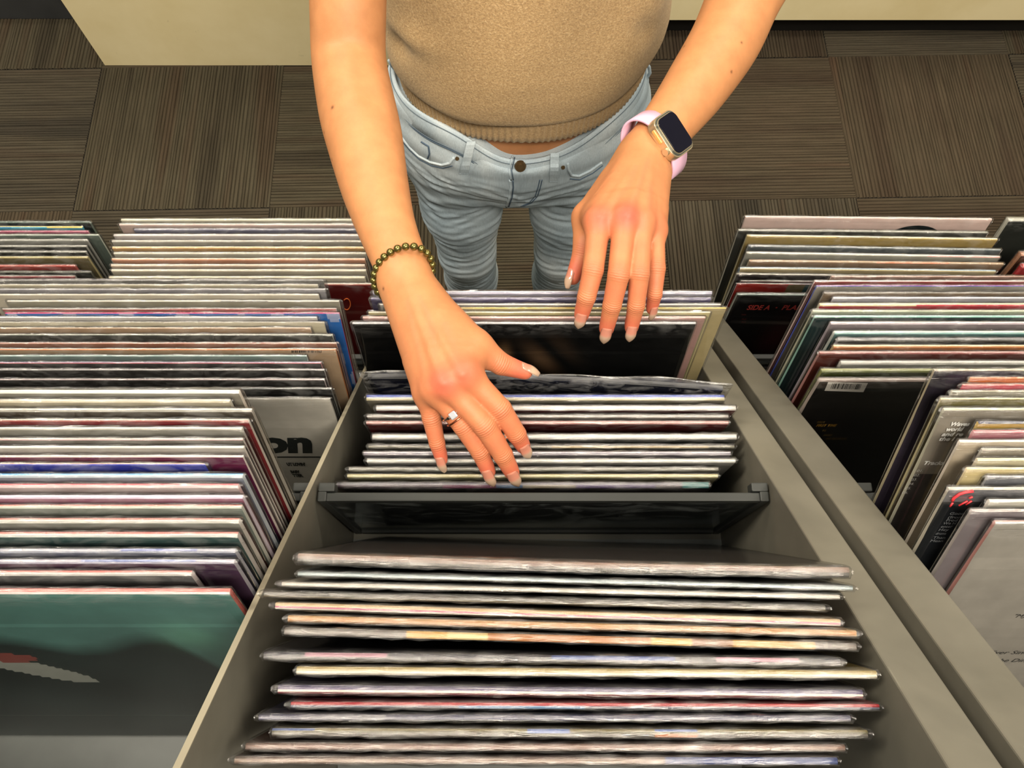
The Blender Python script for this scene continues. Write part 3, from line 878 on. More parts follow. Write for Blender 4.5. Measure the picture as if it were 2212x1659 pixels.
# dark disc showing in the wide pale box
dx_, dy_, dz_ = on_sleeve(R3[0], 1985, 487)
bm = bmesh.new()
bmesh.ops.create_circle(bm, cap_ends=True, segments=48, radius=0.050)
for v in bm.verts: v.co = Vector((v.co.x + dx_, dy_ - 0.0001, v.co.y + dz_ - 0.050))
bm_obj('vinyl_disc_print', bm, K, R3[0]['root'])
RR3 = [
 dict(y=474, xl=2172, e='b0b0a4 c8c8bc a0a094 707068', b='2c302c', d='grey-white record sleeve'),
 dict(y=548, xl=2190, e='a06a4c b88464 8a5a40 684230', b='5c3826', d='chestnut record sleeve'),
 dict(y=574, xl=2186, e='b81c28 c82c34 a01822 801018', b='a01420', d='scarlet record sleeve with a white label'),
]
group_of(RR3, ZL, (0.45, 0.40), 'in the second rack lowest end bin', 'records in the lowest end bin of the second rack', 0.008, 0.004, xlim=(0.6287, 0.98))
r = RR3[2]['root']; yq = -RR3[2]['t'] / 2 - 0.0008
box('white_label', (-0.146, yq - 0.0001, 0.292), (-0.10, yq, 0.304), ink('white', lin('d8d4cc')), r)

# --- second rack, middle bin
def art_bar(x, z): return lin('120f0e') if z < 0.965 else lin('4a4038')
R2 = [
 dict(y=598, xl=1794, e='8a6a5c c8b0a4 a08478 745c50', d='cocoa-pink record sleeve'),
 dict(y=608, xl=1758, e='c8a8a8 dcc8c4 d0c4c0 a49c98', b='8a3a34', d='ivory-pink record sleeve'),
 dict(y=618, xl=1762, e='3c50b8 4c60c8 a03060 c08098', b='98948a', d='cobalt blue record sleeve with a magenta line'),
 dict(y=633, xl=1778, e='6c6458 a0988c 4c463c 38342e', b='7c6a54', d='sepia-dark record sleeve'),
 dict(y=644, xl=1798, e='b0b0b8 d4d4dc c4c4cc 9494a0', d='cool white record sleeve'),
 dict(y=658, xl=1768, e='b02838 d8ccb0 d0c4a4 a89c80', p=((0.0, 0.3, 'c8bc94', (0,)),), d='buttermilk record sleeve with a cherry red line'),
 dict(y=672, xl=1754, e='a8b098 c8ccb4 9c9c88 7c7c6c', d='celery-grey record sleeve with dark dashes', p=((0.2, 0.24, '5c5a50', (1,)), (0.3, 0.36, '5c5a50', (1,)), (0.5, 0.53, '5c5a50', (1,)))),
 dict(y=684, xl=1758, e='7cb0a4 98c8bc a8d0c8 70a094', b='22383a', d='mint green record sleeve with a dark green back'),
 dict(y=698, xl=1792, e='a89ca4 c0b4bc d8c8c4 c0b0ac', ts=1.3, b='8c8286', d='dove grey and blush record sleeve'),
 dict(y=718, xl=1800, e='88b0ac d0d8d0 c0ccc4 88948e', b='4c7472', d='aqua-white record sleeve'),
 dict(y=733, xl=1808, e='5c5c5a 98989a 707072 4a4a4c', b='3a3634', d='graphite record sleeve'),
 dict(y=748, xl=1798, e='c07c40 c8b488 d0c09c a09070', d='caramel-edged record sleeve'),
 dict(y=762, xl=1768, e='8a4a48 b88480 c09490 8c6c68', b='6a3028', ts=1.4, d='brick-pink thick record sleeve'),
 dict(y=783, xl=1814, e='a8a8a0 c8c8c0 d0d0cc a4a49e', d='mist grey record sleeve'),
 dict(y=800, xl=1772, e='5c6428 848c48 a4a870 7c8050', b='4c5420', ts=1.3, d='olive green record sleeve'),
 dict(y=820, xl=1768, e='8c7c74 b0a49c 9c9088 6c6460', b='120f0e', art=art_bar, d='black record sleeve with barcode sticker'),
]
group_of(R2, ZM, (0.285, 0.172), 'in the second rack middle bin', 'records in the middle bin of the second rack', 0.0060, 0.0026, xlim=(0.2692, 0.6243))
print_rect('barcode_sticker', R2[-1], [(1789, 825), (1875, 827), (1865, 847), (1781, 844)], ink('white', lin('d8d4cc')))
for i in range(20):
    f0 = 0.12 + 0.76 * i / 20; f1 = f0 + rb.choice([0.012, 0.02, 0.027])
    T_ = lambda f: (1788 + 86 * f, 827.5 + 2 * f); B_ = lambda f: (1784 + 84.5 * f, 839 + 2.5 * f)
    print_rect('barcode_bar', R2[-1], [T_(f0), T_(f1), B_(f1), B_(f0)], ink('black', lin('16130f')), 0.0002)
GD = ink('gold', lin('9a7428'))
for (s_, a_, b_, y_, c_, m_) in (('FIRST', 1764, 1781, 914, 4, 'd'), ('FIRST TIME', 1762, 1805, 921.5, 5, 'g'), ('THE', 1775, 1783, 932, 4, 'd'), ('ANGELS', 1777, 1796, 942, 4, 'd'), ('AND RECORDING', 1782, 1828, 949.5, 4, 'd')):
    print_text(R2[-1], s_, a_, b_, y_, c_, GD if m_ == 'g' else ink('dull_gold', lin('5c4a24')), 0.1, 0.0002)

# --- second rack, upper bin
def art_wave(x, z):
    n = math.sin(x * 26 + z * 7) * math.sin(z * 21 + x * 5)
    c = np.array(lin('45413f')) * (1 + 0.35 * n)
    if z > 0.82: c = c * 0.5 + np.array(lin('a8a090')) * 0.5
    if z > 0.88 and x > 0.2: c = np.array(lin('c8a860'))
    if x > 0.12 and 0.4 < z < 0.7: c = c * 0.5 + np.array(lin('7a2434')) * 0.45
    return tuple(c)
def art_text(x, z): return lin('11151a') if z < 0.95 else lin('5c5c60')
def art_plum(x, z):
    return tuple(np.array(lin('8a8286')) * 0.7) if x < 0.16 + 0.1 * math.sin(z * 9) else lin('5a3a40')
def art_grey(x, z):
    n = math.sin(z * 31 + x * 3) * 0.04 + math.sin(x * 17 + z * 12) * 0.03
    return tuple(np.array(lin('9a968e')) * (1 + n))
def art_deep(x, z): return tuple(np.array(lin('2c2634')) * (1 + 0.5 * math.sin(x * 33 + z * 11)))
R1 = [
 dict(y=800, xl=2014, e='8a8270 b0a88c 9c9480 6c665c', art=art_deep, d='indigo-black record sleeve in a milky bag'),
 dict(y=817, xl=2092, e='c86c34 d8a058 b0602c 8c4c24', d='orange record sleeve with dark flecks'),
 dict(y=832, xl=2076, e='b83848 d85060 d06848 a84038', b='a83444', d='coral red record sleeve'),
 dict(y=846, xl=2052, e='8c8878 b8b4a0 a8a48c 747264', d='nickel-grey record sleeve'),
 dict(y=862, xl=2028, e='8a8048 c0b890 d0c8a0 a09870', b='6a6440', d='mustard and cream record sleeve'),
 dict(y=884, xl=2034, e='a8a890 c0c0ac b0b098 84846f', art=art_wave, ts=1.4, d='smoky record sleeve printed with white track list'),
 dict(y=913, xl=2108, e='b89440 d8b860 4c4c68 303048', p=((0.0, 0.14, '2c3048', A4),), d='golden striped record sleeve with a navy corner'),
 dict(y=932, xl=2098, e='b86870 d08890 a04850 7c8c74', b='98606a', d='watermelon pink record sleeve'),
 dict(y=953, xl=2068, e='d0c4b0 e4dccc d8d0c0 b0a898', b='b0a490', d='bone white record sleeve'),
 dict(y=971, xl=2116, e='908878 b8b4a8 a09c90 746f66', ts=1.3, d='crinkled pewter record sleeve'),
 dict(y=992, xl=2106, e='c0b898 d8d0b4 c4bca0 988f78', d='parchment-edged record sleeve'),
 dict(y=1012, xl=2084, e='d8c890 ecdca8 d8c898 b0a278', b='c8b888', d='custard yellow record sleeve'),
 dict(y=1030, xl=2128, e='74767c a8aab0 8c8e94 60626a', d='blue-grey record sleeve'),
 dict(y=1055, xl=2044, e='9c988c c8c4b4 b0ac9c 7c786c', art=art_text, d='black record sleeve with red scrawl and grey text'),
 dict(y=1081, xl=2132, e='c8c4b8 e0dcd0 d0ccc0 a8a49a', d='eggshell record sleeve'),
 dict(y=1102, xl=2094, e='98908c b8b0ac 8c8480 645e5c', art=art_plum, d='mauve-brown record sleeve in loose film'),
 dict(y=1127, xl=2144, e='c8c4bc c88c84 b87870 98605a', art=art_grey, d='pale grey record sleeve with thin italic lettering'),
]
group_of(R1, ZU, (0.034, -0.062), 'in the second rack upper bin', 'records in the upper bin of the second rack', 0.0066, xlim=(0.2692, 0.6243))
WT = ink('pale_grey', lin('d0d0cc')); GT = ink('mid_grey', lin('7c8084'))
for (s_, a_, b_, y_) in (('Waves', 2051, 2092, 920), ('world', 2042, 2079, 931), ('and re', 2033, 2079, 942), ('the i', 2027, 2060, 952), ('Tracks', 1993, 2037, 1004)):
    print_text(R1[5], s_, a_, b_, y_, 8, WT, 0.2, 0.0002)
for k in range(6):
    print_text(R1[5], '%02d.' % (k + 1), 1979 - 6.4 * k, 1992 - 6.4 * k, 1019.5 + 9.4 * k, 5, WT, 0.1)
for (s_, a_, b_, y_) in (('Good', 2050, 2081, 1112), ('(from', 2046, 2078, 1120), ('Prod', 2042, 2066, 1126.5), ('We H', 2036, 2063, 1133), ('enter', 2031, 2056, 1140), ('Hey', 2026, 2047, 1147), ('drums', 2020, 2042, 1155), ('Than', 2014, 2040, 1164), ('Mean', 2008, 2035, 1171)):
    print_text(R1[13], s_, a_, b_, y_, 5.5, GT, 0.05)
BR_ = ink('bright_red', lin('d83038'))
tube('red_scrawl', [on_sleeve(R1[13], *q) for q in ((2057, 1082), (2060, 1076), (2073, 1067), (2086, 1063), (2102, 1061))], 0.0011, BR_, R1[13]['root'], 5)
for q in (((2071, 1092), (2090, 1082)), ((2086, 1090), (2099, 1082)), ((2093, 1076), (2101, 1073)), ((2052, 1094), (2058, 1086))):
    tube('red_scrawl', [on_sleeve(R1[13], *p_) for p_ in q], 0.0007, BR_, R1[13]['root'], 5)
DK = ink('charcoal', lin('2a2a2a'))
for (s_, a_, b_, y_) in (('"My', 2186, 2214, 1334), ('Ever Since', 2134, 2228, 1413), ('the Dining', 2148, 2238, 1430)):
    print_text(R1[16], s_, a_, b_, y_, 7, DK, 0.3)

# ------------------------------------------------------------------ the person
def mk_skin():
    m = M('skin')
    b = m.bsdf(Roughness=0.52)
    b.inputs['Specular IOR Level'].default_value = 0.32
    b.inputs['Subsurface Weight'].default_value = 0.12
    b.inputs['Subsurface Radius'].default_value = (1.0, 0.35, 0.18)
    b.inputs['Subsurface Scale'].default_value = 0.004
    red = m.attr('flush').outputs['Fac']; mole = m.attr('mole').outputs['Fac']
    cs = m.attr('crease').outputs['Vector']; sx = m.n('ShaderNodeSeparateXYZ'); m.l(cs, sx.inputs[0])
    vec = m.mapping('Object')
    nz = m.noise(vec, 55, 4, 0.6)
    col = m.ramp(nz, [(0.3, lin((170, 116, 75))), (0.7, lin((183, 127, 83)))])
    col = m.mix(m.math('MINIMUM', m.math('MULTIPLY', red, 1.0), 1.0), col, lin((190, 84, 68)))
    vein = m.attr('vein').outputs['Fac']
    col = m.mix(m.math('MULTIPLY', vein, 0.30), col, lin((140, 108, 80)))
    col = m.mix(mole, col, lin((90, 52, 32)))
    m.l(col, b.inputs['Base Color'])
    # knuckle creases + pores
    w = m.math('SINE', m.math('ADD', m.math('MULTIPLY', sx.outputs['X'], 3.1), m.math('MULTIPLY', m.noise(vec, 260, 3), 3.5)))
    cre = m.math('MULTIPLY', w, sx.outputs['Y'])
    pore = m.noise(vec, 900, 3, 0.6)
    wr = m.noise(m.mapping('Object', scale=(1, 1, 1)), 160, 4, 0.6, 0.6)
    h = m.math('ADD', m.math('MULTIPLY', cre, 0.24), m.math('ADD', m.math('MULTIPLY', pore, 0.12), m.math('MULTIPLY', wr, 0.22)))
    m.bump(h, 0.55, 0.0011, b)
    return m.m
SKIN = mk_skin()

def npv(v): return np.array((v[0], v[1], v[2]), dtype=np.float32)
class Field:
    def __init__(s, lo, hi, h):
        s.lo = np.array(lo, dtype=np.float32); s.h = h
        s.n = [int(math.ceil((hi[i] - lo[i]) / h)) + 1 for i in range(3)]
        s.ax = [s.lo[i] + h * np.arange(s.n[i], dtype=np.float32) for i in range(3)]
        s.F = np.full(s.n, 0.05, dtype=np.float32)
    def sub(s, pts, m):
        pts = np.array(pts); a = pts.min(0) - m; b = pts.max(0) + m
        sl = []
        for i in range(3):
            i0 = max(0, int((a[i] - s.lo[i]) / s.h)); i1 = min(s.n[i], int((b[i] - s.lo[i]) / s.h) + 2)
            sl.append(slice(i0, max(i0 + 1, i1)))
        return tuple(sl)
    def grid(s, sl):
        return (s.ax[0][sl[0]][:, None, None], s.ax[1][sl[1]][None, :, None], s.ax[2][sl[2]][None, None, :])
def cone(G, a, b, ra, rb, flat=None):
    """tapered capsule; flat = (normal, factor) squeezes it along normal"""
    a = npv(a); b = npv(b); ba = b - a; L2 = float(ba @ ba) + 1e-12
    px, py, pz = G[0] - a[0], G[1] - a[1], G[2] - a[2]
    h = np.clip((px * ba[0] + py * ba[1] + pz * ba[2]) / L2, 0, 1)
    qx, qy, qz = px - h * ba[0], py - h * ba[1], pz - h * ba[2]
    r = ra + (rb - ra) * h
    if flat is None:
        return np.sqrt(qx * qx + qy * qy + qz * qz) - r
    n = npv(flat[0]); f = flat[1]
    k = qx * n[0] + qy * n[1] + qz * n[2]
    d2 = qx * qx + qy * qy + qz * qz + k * k * (1.0 / (f * f) - 1.0)
    return (np.sqrt(d2) - r) * (0.5 + 0.5 * f)
def smin(a, b, k):
    h = np.clip(0.5 + 0.5 * (b - a) / k, 0, 1)
    return b + (a - b) * h - k * h * (1 - h)
def smax(a, b, k): return -smin(-a, -b, k)

def surface_nets(Fd, relax=1, soft=None):
    Fa = Fd.F; h = Fd.h
    s = Fa < 0
    n = Fa.shape
    cnt = np.zeros((n[0] - 1, n[1] - 1, n[2] - 1), dtype=np.int8)
    for dx in (0, 1):
        for dy in (0, 1):
            for dz in (0, 1):
                cnt += s[dx:n[0] - 1 + dx, dy:n[1] - 1 + dy, dz:n[2] - 1 + dz]
    act = np.argwhere((cnt > 0) & (cnt < 8))
    idx = np.full(cnt.shape, -1, dtype=np.int64)
    idx[act[:, 0], act[:, 1], act[:, 2]] = np.arange(len(act))
    corner = {}
    for dx in (0, 1):
        for dy in (0, 1):
            for dz in (0, 1):
                corner[(dx, dy, dz)] = Fa[act[:, 0] + dx, act[:, 1] + dy, act[:, 2] + dz]
    acc = np.zeros((len(act), 3)); num = np.zeros(len(act))
    ks = list(corner)
    for i, a in enumerate(ks):
        for b in ks[i + 1:]:
            if sum(abs(a[q] - b[q]) for q in range(3)) != 1: continue
            fa, fb = corner[a], corner[b]
            m = (fa < 0) != (fb < 0)
            t = np.where(m, fa / np.where(m, fa - fb, 1), 0)
            for q in range(3):
                acc[:, q] += np.where(m, a[q] + t * (b[q] - a[q]), 0)
            num += m
    V = (act + acc / num[:, None]) * h + Fd.lo
    quads = []
    def add(c, flip):
        c = np.stack(c, 1)
        ok = (c >= 0).all(1)
        c = c[ok]; f = flip[ok]
        c[f] = c[f][:, ::-1]
        quads.append(c)
    A = np.argwhere(s[:-1, 1:-1, 1:-1] != s[1:, 1:-1, 1:-1]); i, j, k = A[:, 0], A[:, 1] + 1, A[:, 2] + 1
    add([idx[i, j - 1, k - 1], idx[i, j, k - 1], idx[i, j, k], idx[i, j - 1, k]], ~s[i, j, k])
    A = np.argwhere(s[1:-1, :-1, 1:-1] != s[1:-1, 1:, 1:-1]); i, j, k = A[:, 0] + 1, A[:, 1], A[:, 2] + 1
    add([idx[i - 1, j, k - 1], idx[i - 1, j, k], idx[i, j, k], idx[i, j, k - 1]], ~s[i, j, k])
    A = np.argwhere(s[1:-1, 1:-1, :-1] != s[1:-1, 1:-1, 1:]); i, j, k = A[:, 0] + 1, A[:, 1] + 1, A[:, 2]
    add([idx[i - 1, j - 1, k], idx[i, j - 1, k], idx[i, j, k], idx[i - 1, j, k]], ~s[i, j, k])
    Q = np.concatenate(quads)
    for _ in range(relax):
        E = np.concatenate([Q[:, [0, 1]], Q[:, [1, 2]], Q[:, [2, 3]], Q[:, [3, 0]]])
        sm = np.zeros_like(V); c = np.zeros(len(V))
        for q in range(3):
            sm[:, q] = np.bincount(E[:, 0], V[E[:, 1], q], len(V)) + np.bincount(E[:, 1], V[E[:, 0], q], len(V))
        c = np.bincount(E[:, 0], minlength=len(V)) + np.bincount(E[:, 1], minlength=len(V))
        V = 0.5 * V + 0.5 * sm / np.maximum(c, 1)[:, None]
    if soft is not None:
        E = np.concatenate([Q[:, [0, 1]], Q[:, [1, 2]], Q[:, [2, 3]], Q[:, [3, 0]]])
        c = np.maximum(np.bincount(E[:, 0], minlength=len(V)) + np.bincount(E[:, 1], minlength=len(V)), 1)
        w = np.clip((V[:, 1] - soft[0]) / soft[1], 0, 1)[:, None] * 0.5
        for _ in range(60):
            sm = np.stack([np.bincount(E[:, 0], V[E[:, 1], q], len(V)) + np.bincount(E[:, 1], V[E[:, 0], q], len(V)) for q in range(3)], 1)
            V = V * (1 - w) + w * sm / c[:, None]
    return V, Q

FP = []          # crease joints: (point, finger direction, dorsal normal, size)
RED = []         # flushed spots: (point, radius, amount)
VEIN = []        # tendons / veins: (a, b, r)
NAILS = []
def hand(fd, J):
    """adds one hand to field fd. J: dict of world points"""
    F0 = fd.F
    n = J['n']
    # carpus + metacarpals
    mc = []
    for k in range(4):
        a, b = J['base'][k], J['mcp'][k]
        r0, r1 = J['rb'][k], J['rm'][k]
        mc.append((a, b, r0, r1))
    pal = n * -0.009
    for (a, b, r0, r1) in mc:
        for off, kk in ((Vector((0, 0, 0)), 0.0), (pal, 0.0)):
            aa, bb = a + off, b + off - (b - a) * (0.06 if kk else 0.0)
            sl = fd.sub([npv(aa), npv(bb)], 0.045); G = fd.grid(sl)
            fd.F[sl] = smin(fd.F[sl], cone(G, aa, bb, r0, r1), 0.011)
    # knuckle heads and tendons
    for k in range(4):
        p = J['mcp'][k] + n * J['kn'][k]
        sl = fd.sub([npv(p)], 0.03); G = fd.grid(sl)
        fd.F[sl] = smin(fd.F[sl], cone(G, p, p + (J['base'][k] - p) * 0.10, J['rm'][k] * 0.80, J['rm'][k] * 0.5), 0.007)
        a = J['base'][k].lerp(J['base'][1], 0.6) + n * (J['rb'][k] + 0.0005); b = J['mcp'][k] + n * (J['rm'][k] + J['kn'][k] * 0.7 - 0.0012)
        sl = fd.sub([npv(a), npv(b)], 0.012); G = fd.grid(sl)
        fd.F[sl] = smin(fd.F[sl], cone(G, a, b, 0.0014, 0.0022), 0.004)
    # thumb root
    T = J['thumb']; R = J['rt']
    for i in range(1):
        sl = fd.sub([npv(T[0]), npv(T[1])], 0.05); G = fd.grid(sl)
        fd.F[sl] = smin(fd.F[sl], cone(G, T[0], T[1], R[0], R[1]), 0.013)
    for (a, b, r0, r1) in J.get('web', ()):
        sl = fd.sub([npv(a), npv(b)], 0.04); G = fd.grid(sl)
        fd.F[sl] = smin(fd.F[sl], cone(G, a, b, r0, r1), 0.014)
    base = fd.F.copy()
    tot = fd.F
    chains = [([J['mcp'][k]] + J['f'][k], J['rf'][k]) for k in range(4)] + [(T[1:], R[1:])]
    for ci, (P, Rr) in enumerate(chains):
        sl = fd.sub([npv(p) for p in P], 0.028); G = fd.grid(sl)
        d = None
        for i in range(len(P) - 1):
            c = cone(G, P[i], P[i + 1], Rr[i], Rr[i + 1] if i < len(P) - 2 else Rr[i + 1])
            # slimmer phalanx shaft between the joints
            d = c if d is None else smin(d, c, 0.0012)
        # finger pad
        t = (P[-1] - P[-2]).normalized(); nn = (n - t * n.dot(t)).normalized()
        pd = P[-1] - t * 0.006 - nn * 0.0018
        d = smin(d, cone(G, pd, pd + t * 0.003, Rr[-1] * 1.0, Rr[-1] * 0.93), 0.002)
        g = smin(base[sl], d, 0.0085)
        tot[sl] = smin(tot[sl], g, 0.0012)
        for i in range(1, len(P) - 1):
            t = (P[i + 1] - P[i - 1]).normalized()
            nn = (n - t * n.dot(t)).normalized()
            FP.append((P[i] + nn * Rr[i] * 0.8, t, nn, Rr[i]))
            RED.append((P[i] + nn * Rr[i], 0.011, 0.30))
        RED.append((P[-1] - t * 0.004, 0.017, 0.75))
        if ci < 4:
            RED.append((P[0].lerp(P[1], 0.5), 0.014, 0.22)); RED.append((P[1].lerp(P[2], 0.5), 0.014, 0.40))
        up = J.get('nailn', [None] * 5)[ci]
        NAILS.append((P[-2], P[-1], Rr[-1], n if up is None else up, J['nl'][ci], Rr[-2]))
    for k in range(4):
        RED.append((J['mcp'][k] + n * J['rm'][k], 0.014, J['kr'][k]))

def lim(fd, P, R, k=0.02, flat=None):
    for i in range(len(P) - 1):
        sl = fd.sub([npv(P[i]), npv(P[i + 1])], max(R[i], R[i + 1]) + 0.03); G = fd.grid(sl)
        fd.F[sl] = smin(fd.F[sl], cone(G, P[i], P[i + 1], R[i], R[i + 1], None if flat is None else (flat[i][0], flat[i][1])), k)

def cr(L, t):
    """Catmull-Rom through a list of floats / vectors"""
    n = len(L) - 1; x = t * n; i = min(int(x), n - 1); f = x - i
    p0, p1, p2, p3 = L[max(i - 1, 0)], L[i], L[i + 1], L[min(i + 2, n)]
    return (p1 * 2 + (p2 - p0) * f + (p0 * 2 - p1 * 5 + p2 * 4 - p3) * f * f + (p1 * 3 - p0 - p2 * 3 + p3) * f * f * f) * 0.5
def limb(fd, P, R, Fl, nrm, m=36):
    ts = [i / m for i in range(m + 1)]
    PP = [cr(P, t) for t in ts]; RR = [cr(R, t) for t in ts]; FF = [(nrm, cr(Fl, t)) for t in ts]
    lim(fd, PP, RR, 0.0015, FF)
def pxr(w, d): return w * d / F
# ---- her right hand (bracelet)
fr = Field((-0.235, 0.105, H - 0.70), (0.045, 0.70, H - 0.52), 0.0014)
armP = [U(752, -40, 0.765), U(752, 30, 0.775), U(754, 130, 0.790), U(771, 230, 0.772), U(787, 300, 0.757), U(809, 400, 0.732), U(835, 490, 0.707), U(868, 575, 0.686)]
armR = [0.0375, 0.0372, 0.0372, 0.0380, 0.0368, 0.0318, 0.0262, 0.0232]
CAMN = CAMDIR
limb(fr, armP, armR, [0.95, 0.95, 0.95, 0.95, 0.94, 0.92, 0.86, 0.78], CAMN)
Rn = (CAMDIR + Vector((-0.10, 0.0, 0))).normalized()
JR = dict(
    n=Rn,
    base=[U(892, 598, 0.684), U(880, 606, 0.681), U(865, 612, 0.683), U(850, 616, 0.688)],
    mcp=[U(1003, 806, 0.617), U(964, 826, 0.617), U(938, 838, 0.624), U(921, 846, 0.634)],
    rb=[0.0125, 0.0125, 0.0120, 0.0115], rm=[0.0112, 0.0108, 0.0098, 0.0090], kn=[0.0044, 0.0040, 0.0024, 0.0012],
    kr=[0.60, 0.70, 0.20, 0.12],
    f=[[U(1081, 884, 0.626), U(1116, 938, 0.638), U(1130, 964, 0.648)],
       [U(1048, 921, 0.624), U(1086, 982, 0.637), U(1106, 1021, 0.649)],
       [U(1001, 919, 0.629), U(1037, 976, 0.639), U(1055, 1019, 0.649)],
       [U(932, 903, 0.640), U(944, 957, 0.648), U(954, 993, 0.656)]],
    rf=[[0.0108, 0.0092, 0.0080, 0.0062], [0.0104, 0.0093, 0.0082, 0.0064], [0.0095, 0.0087, 0.0076, 0.0060], [0.0086, 0.0078, 0.0067, 0.0052]],
    thumb=[U(925, 655, 0.684), U(1028, 748, 0.640), U(1082, 786, 0.644), U(1134, 803, 0.650)],
    rt=[0.0165, 0.0125, 0.0094, 0.0066],
    web=[(U(960, 700, 0.655), U(1012, 772, 0.632), 0.012, 0.0105)],
    nl=[0.0165, 0.0175, 0.0175, 0.0155, 0.0155],
    nailn=[(CAMDIR + Vector((0.10, 0, 0))).normalized(), (CAMDIR + Vector((-0.05, 0, 0))).normalized(), (CAMDIR + Vector((-0.25, 0, 0))).normalized(), (CAMDIR + Vector((-0.25, 0, 0))).normalized(), (IUP * 0.75 + CAMDIR * 0.65).normalized()],
)
hand(fr, JR)
for (pa, pb, ra_, rb_) in ((U(782, 60, 0.728), U(806, 170, 0.722), 0.018, 0.016),):
    sl = fr.sub([npv(pa), npv(pb)], 0.05); G = fr.grid(sl)
    fr.F[sl] = smax(fr.F[sl], -cone(G, pa, pb, ra_, rb_), 0.014)
V1, Q1 = surface_nets(fr, 1, (0.38, 0.06))
nF1, nR1 = len(FP), len(RED)
# ---- her left hand (watch)
fl = Field((0.035, 0.235, H - 0.70), (0.335, 0.73, H - 0.54), 0.0014)
armP2 = [U(1640, -60, 0.825), U(1606, 0, 0.812), U(1566, 90, 0.797), U(1505, 185, 0.776), U(1448, 262, 0.755), U(1408, 318, 0.738)]
armR2 = [0.0390, 0.0380, 0.0362, 0.0320, 0.0262, 0.0238]
limb(fl, armP2, armR2, [0.95, 0.95, 0.94, 0.92, 0.86, 0.80], (CAMDIR + Vector((0.35, 0, 0.0))).normalized())
Ln = (CAMDIR + Vector((0.06, 0.08, 0))).normalized()
JL = dict(
    n=Ln,
    base=[U(1381, 322, 0.735), U(1395, 330, 0.732), U(1410, 338, 0.735), U(1424, 348, 0.741)],
    mcp=[U(1294, 478, 0.672), U(1350, 474, 0.666), U(1386, 482, 0.671), U(1414, 496, 0.682)],
    rb=[0.0125, 0.0122, 0.0118, 0.0110], rm=[0.0110, 0.0108, 0.0098, 0.0090], kn=[0.0036, 0.0038, 0.0022, 0.0018],
    kr=[0.65, 0.80, 0.16, 0.30],
    f=[[U(1281, 584, 0.659), U(1267, 642, 0.665), U(1256, 681, 0.678)],
       [U(1336, 595, 0.652), U(1322, 660, 0.664), U(1310, 711, 0.682)],
       [U(1381, 592, 0.655), U(1374, 660, 0.666), U(1364, 708, 0.682)],
       [U(1418, 580, 0.668), U(1414, 636, 0.672), U(1408, 668, 0.683)]],
    rf=[[0.0104, 0.0090, 0.0080, 0.0064], [0.0104, 0.0091, 0.0081, 0.0064], [0.0095, 0.0086, 0.0076, 0.0060], [0.0086, 0.0078, 0.0066, 0.0050]],
    thumb=[U(1366, 345, 0.752), U(1268, 470, 0.715), U(1258, 548, 0.712), U(1238, 600, 0.710)],
    rt=[0.0165, 0.0125, 0.0092, 0.0066],
    web=[(U(1335, 400, 0.730), U(1285, 470, 0.695), 0.012, 0.010)],
    nl=[0.0160, 0.0175, 0.0170, 0.0145, 0.0150],
    nailn=[CAMDIR, CAMDIR, CAMDIR, (CAMDIR + Vector((0.3, 0, 0))).normalized(), (CAMDIR * 0.6 + Vector((-0.8, 0, 0))).normalized()],
)
hand(fl, JL)
V2, Q2 = surface_nets(fl, 1, (0.50, 0.05))
# ---- torso, shoulders, neck and head (mostly under the knitwear or above the frame)
BC = Vector((0.012, 0.792, 0))
def P3(x, y, z): return Vector((x, y, z))
ft = Field((-0.30, 0.60, 0.70), (0.36, 1.02, 1.75), 0.006)
for (p, q, r0, r1, k, fl_) in (
    (P3(-0.055, 0.797, 0.86), P3(-0.050, 0.80, 1.05), 0.088, 0.092, 0.04, None), (P3(0.078, 0.797, 0.86), P3(0.074, 0.80, 1.05), 0.088, 0.092, 0.04, None), (P3(-0.012, 0.797, 0.86), P3(-0.01, 0.80, 1.0), 0.101, 0.09, 0.02, None), (P3(0.036, 0.797, 0.86), P3(0.034, 0.80, 1.0), 0.101, 0.09, 0.02, None),
    (P3(-0.05, 0.80, 1.05), P3(-0.07, 0.835, 1.28), 0.098, 0.100, 0.05, None), (P3(0.074, 0.80, 1.05), P3(0.09, 0.835, 1.28), 0.098, 0.100, 0.05, None),
    (P3(-0.14, 0.845, 1.335), P3(0.165, 0.845, 1.335), 0.062, 0.062, 0.05, None),
    (P3(0.012, 0.86, 1.35), P3(0.012, 0.84, 1.50), 0.058, 0.052, 0.03, None),
    (P3(0.012, 0.81, 1.575), P3(0.012, 0.835, 1.62), 0.072, 0.088, 0.03, None),
    (P3(0.012, 0.765, 1.535), P3(0.012, 0.79, 1.55), 0.036, 0.05, 0.03, None),
    (P3(0.012, 0.742, 1.590), P3(0.012, 0.728, 1.566), 0.008, 0.012, 0.012, None),
    (P3(-0.012, 0.745, 1.535), P3(0.036, 0.745, 1.535), 0.009, 0.009, 0.008, None),
    (P3(-0.076, 0.83, 1.600), P3(-0.078, 0.838, 1.565), 0.014, 0.009, 0.006, None), (P3(0.100, 0.83, 1.600), P3(0.102, 0.838, 1.565), 0.014, 0.009, 0.006, None),
    (P3(-0.165, 0.835, 1.325), armP[0], 0.052, 0.031, 0.03, None), (P3(0.185, 0.845, 1.325), armP2[0], 0.052, 0.032, 0.03, None),
):
    sl = ft.sub([npv(p), npv(q)], max(r0, r1) + 0.06); G = ft.grid(sl)
    ft.F[sl] = smin(ft.F[sl], cone(G, p, q, r0, r1), k)
# eye sockets
for sx in (-0.020, 0.044):
    p = P3(sx, 0.742, 1.605); sl = ft.sub([npv(p)], 0.03); G = ft.grid(sl)
    ft.F[sl] = smax(ft.F[sl], -cone(G, p, p + Vector((0.008, 0, 0)), 0.010, 0.010), 0.008)
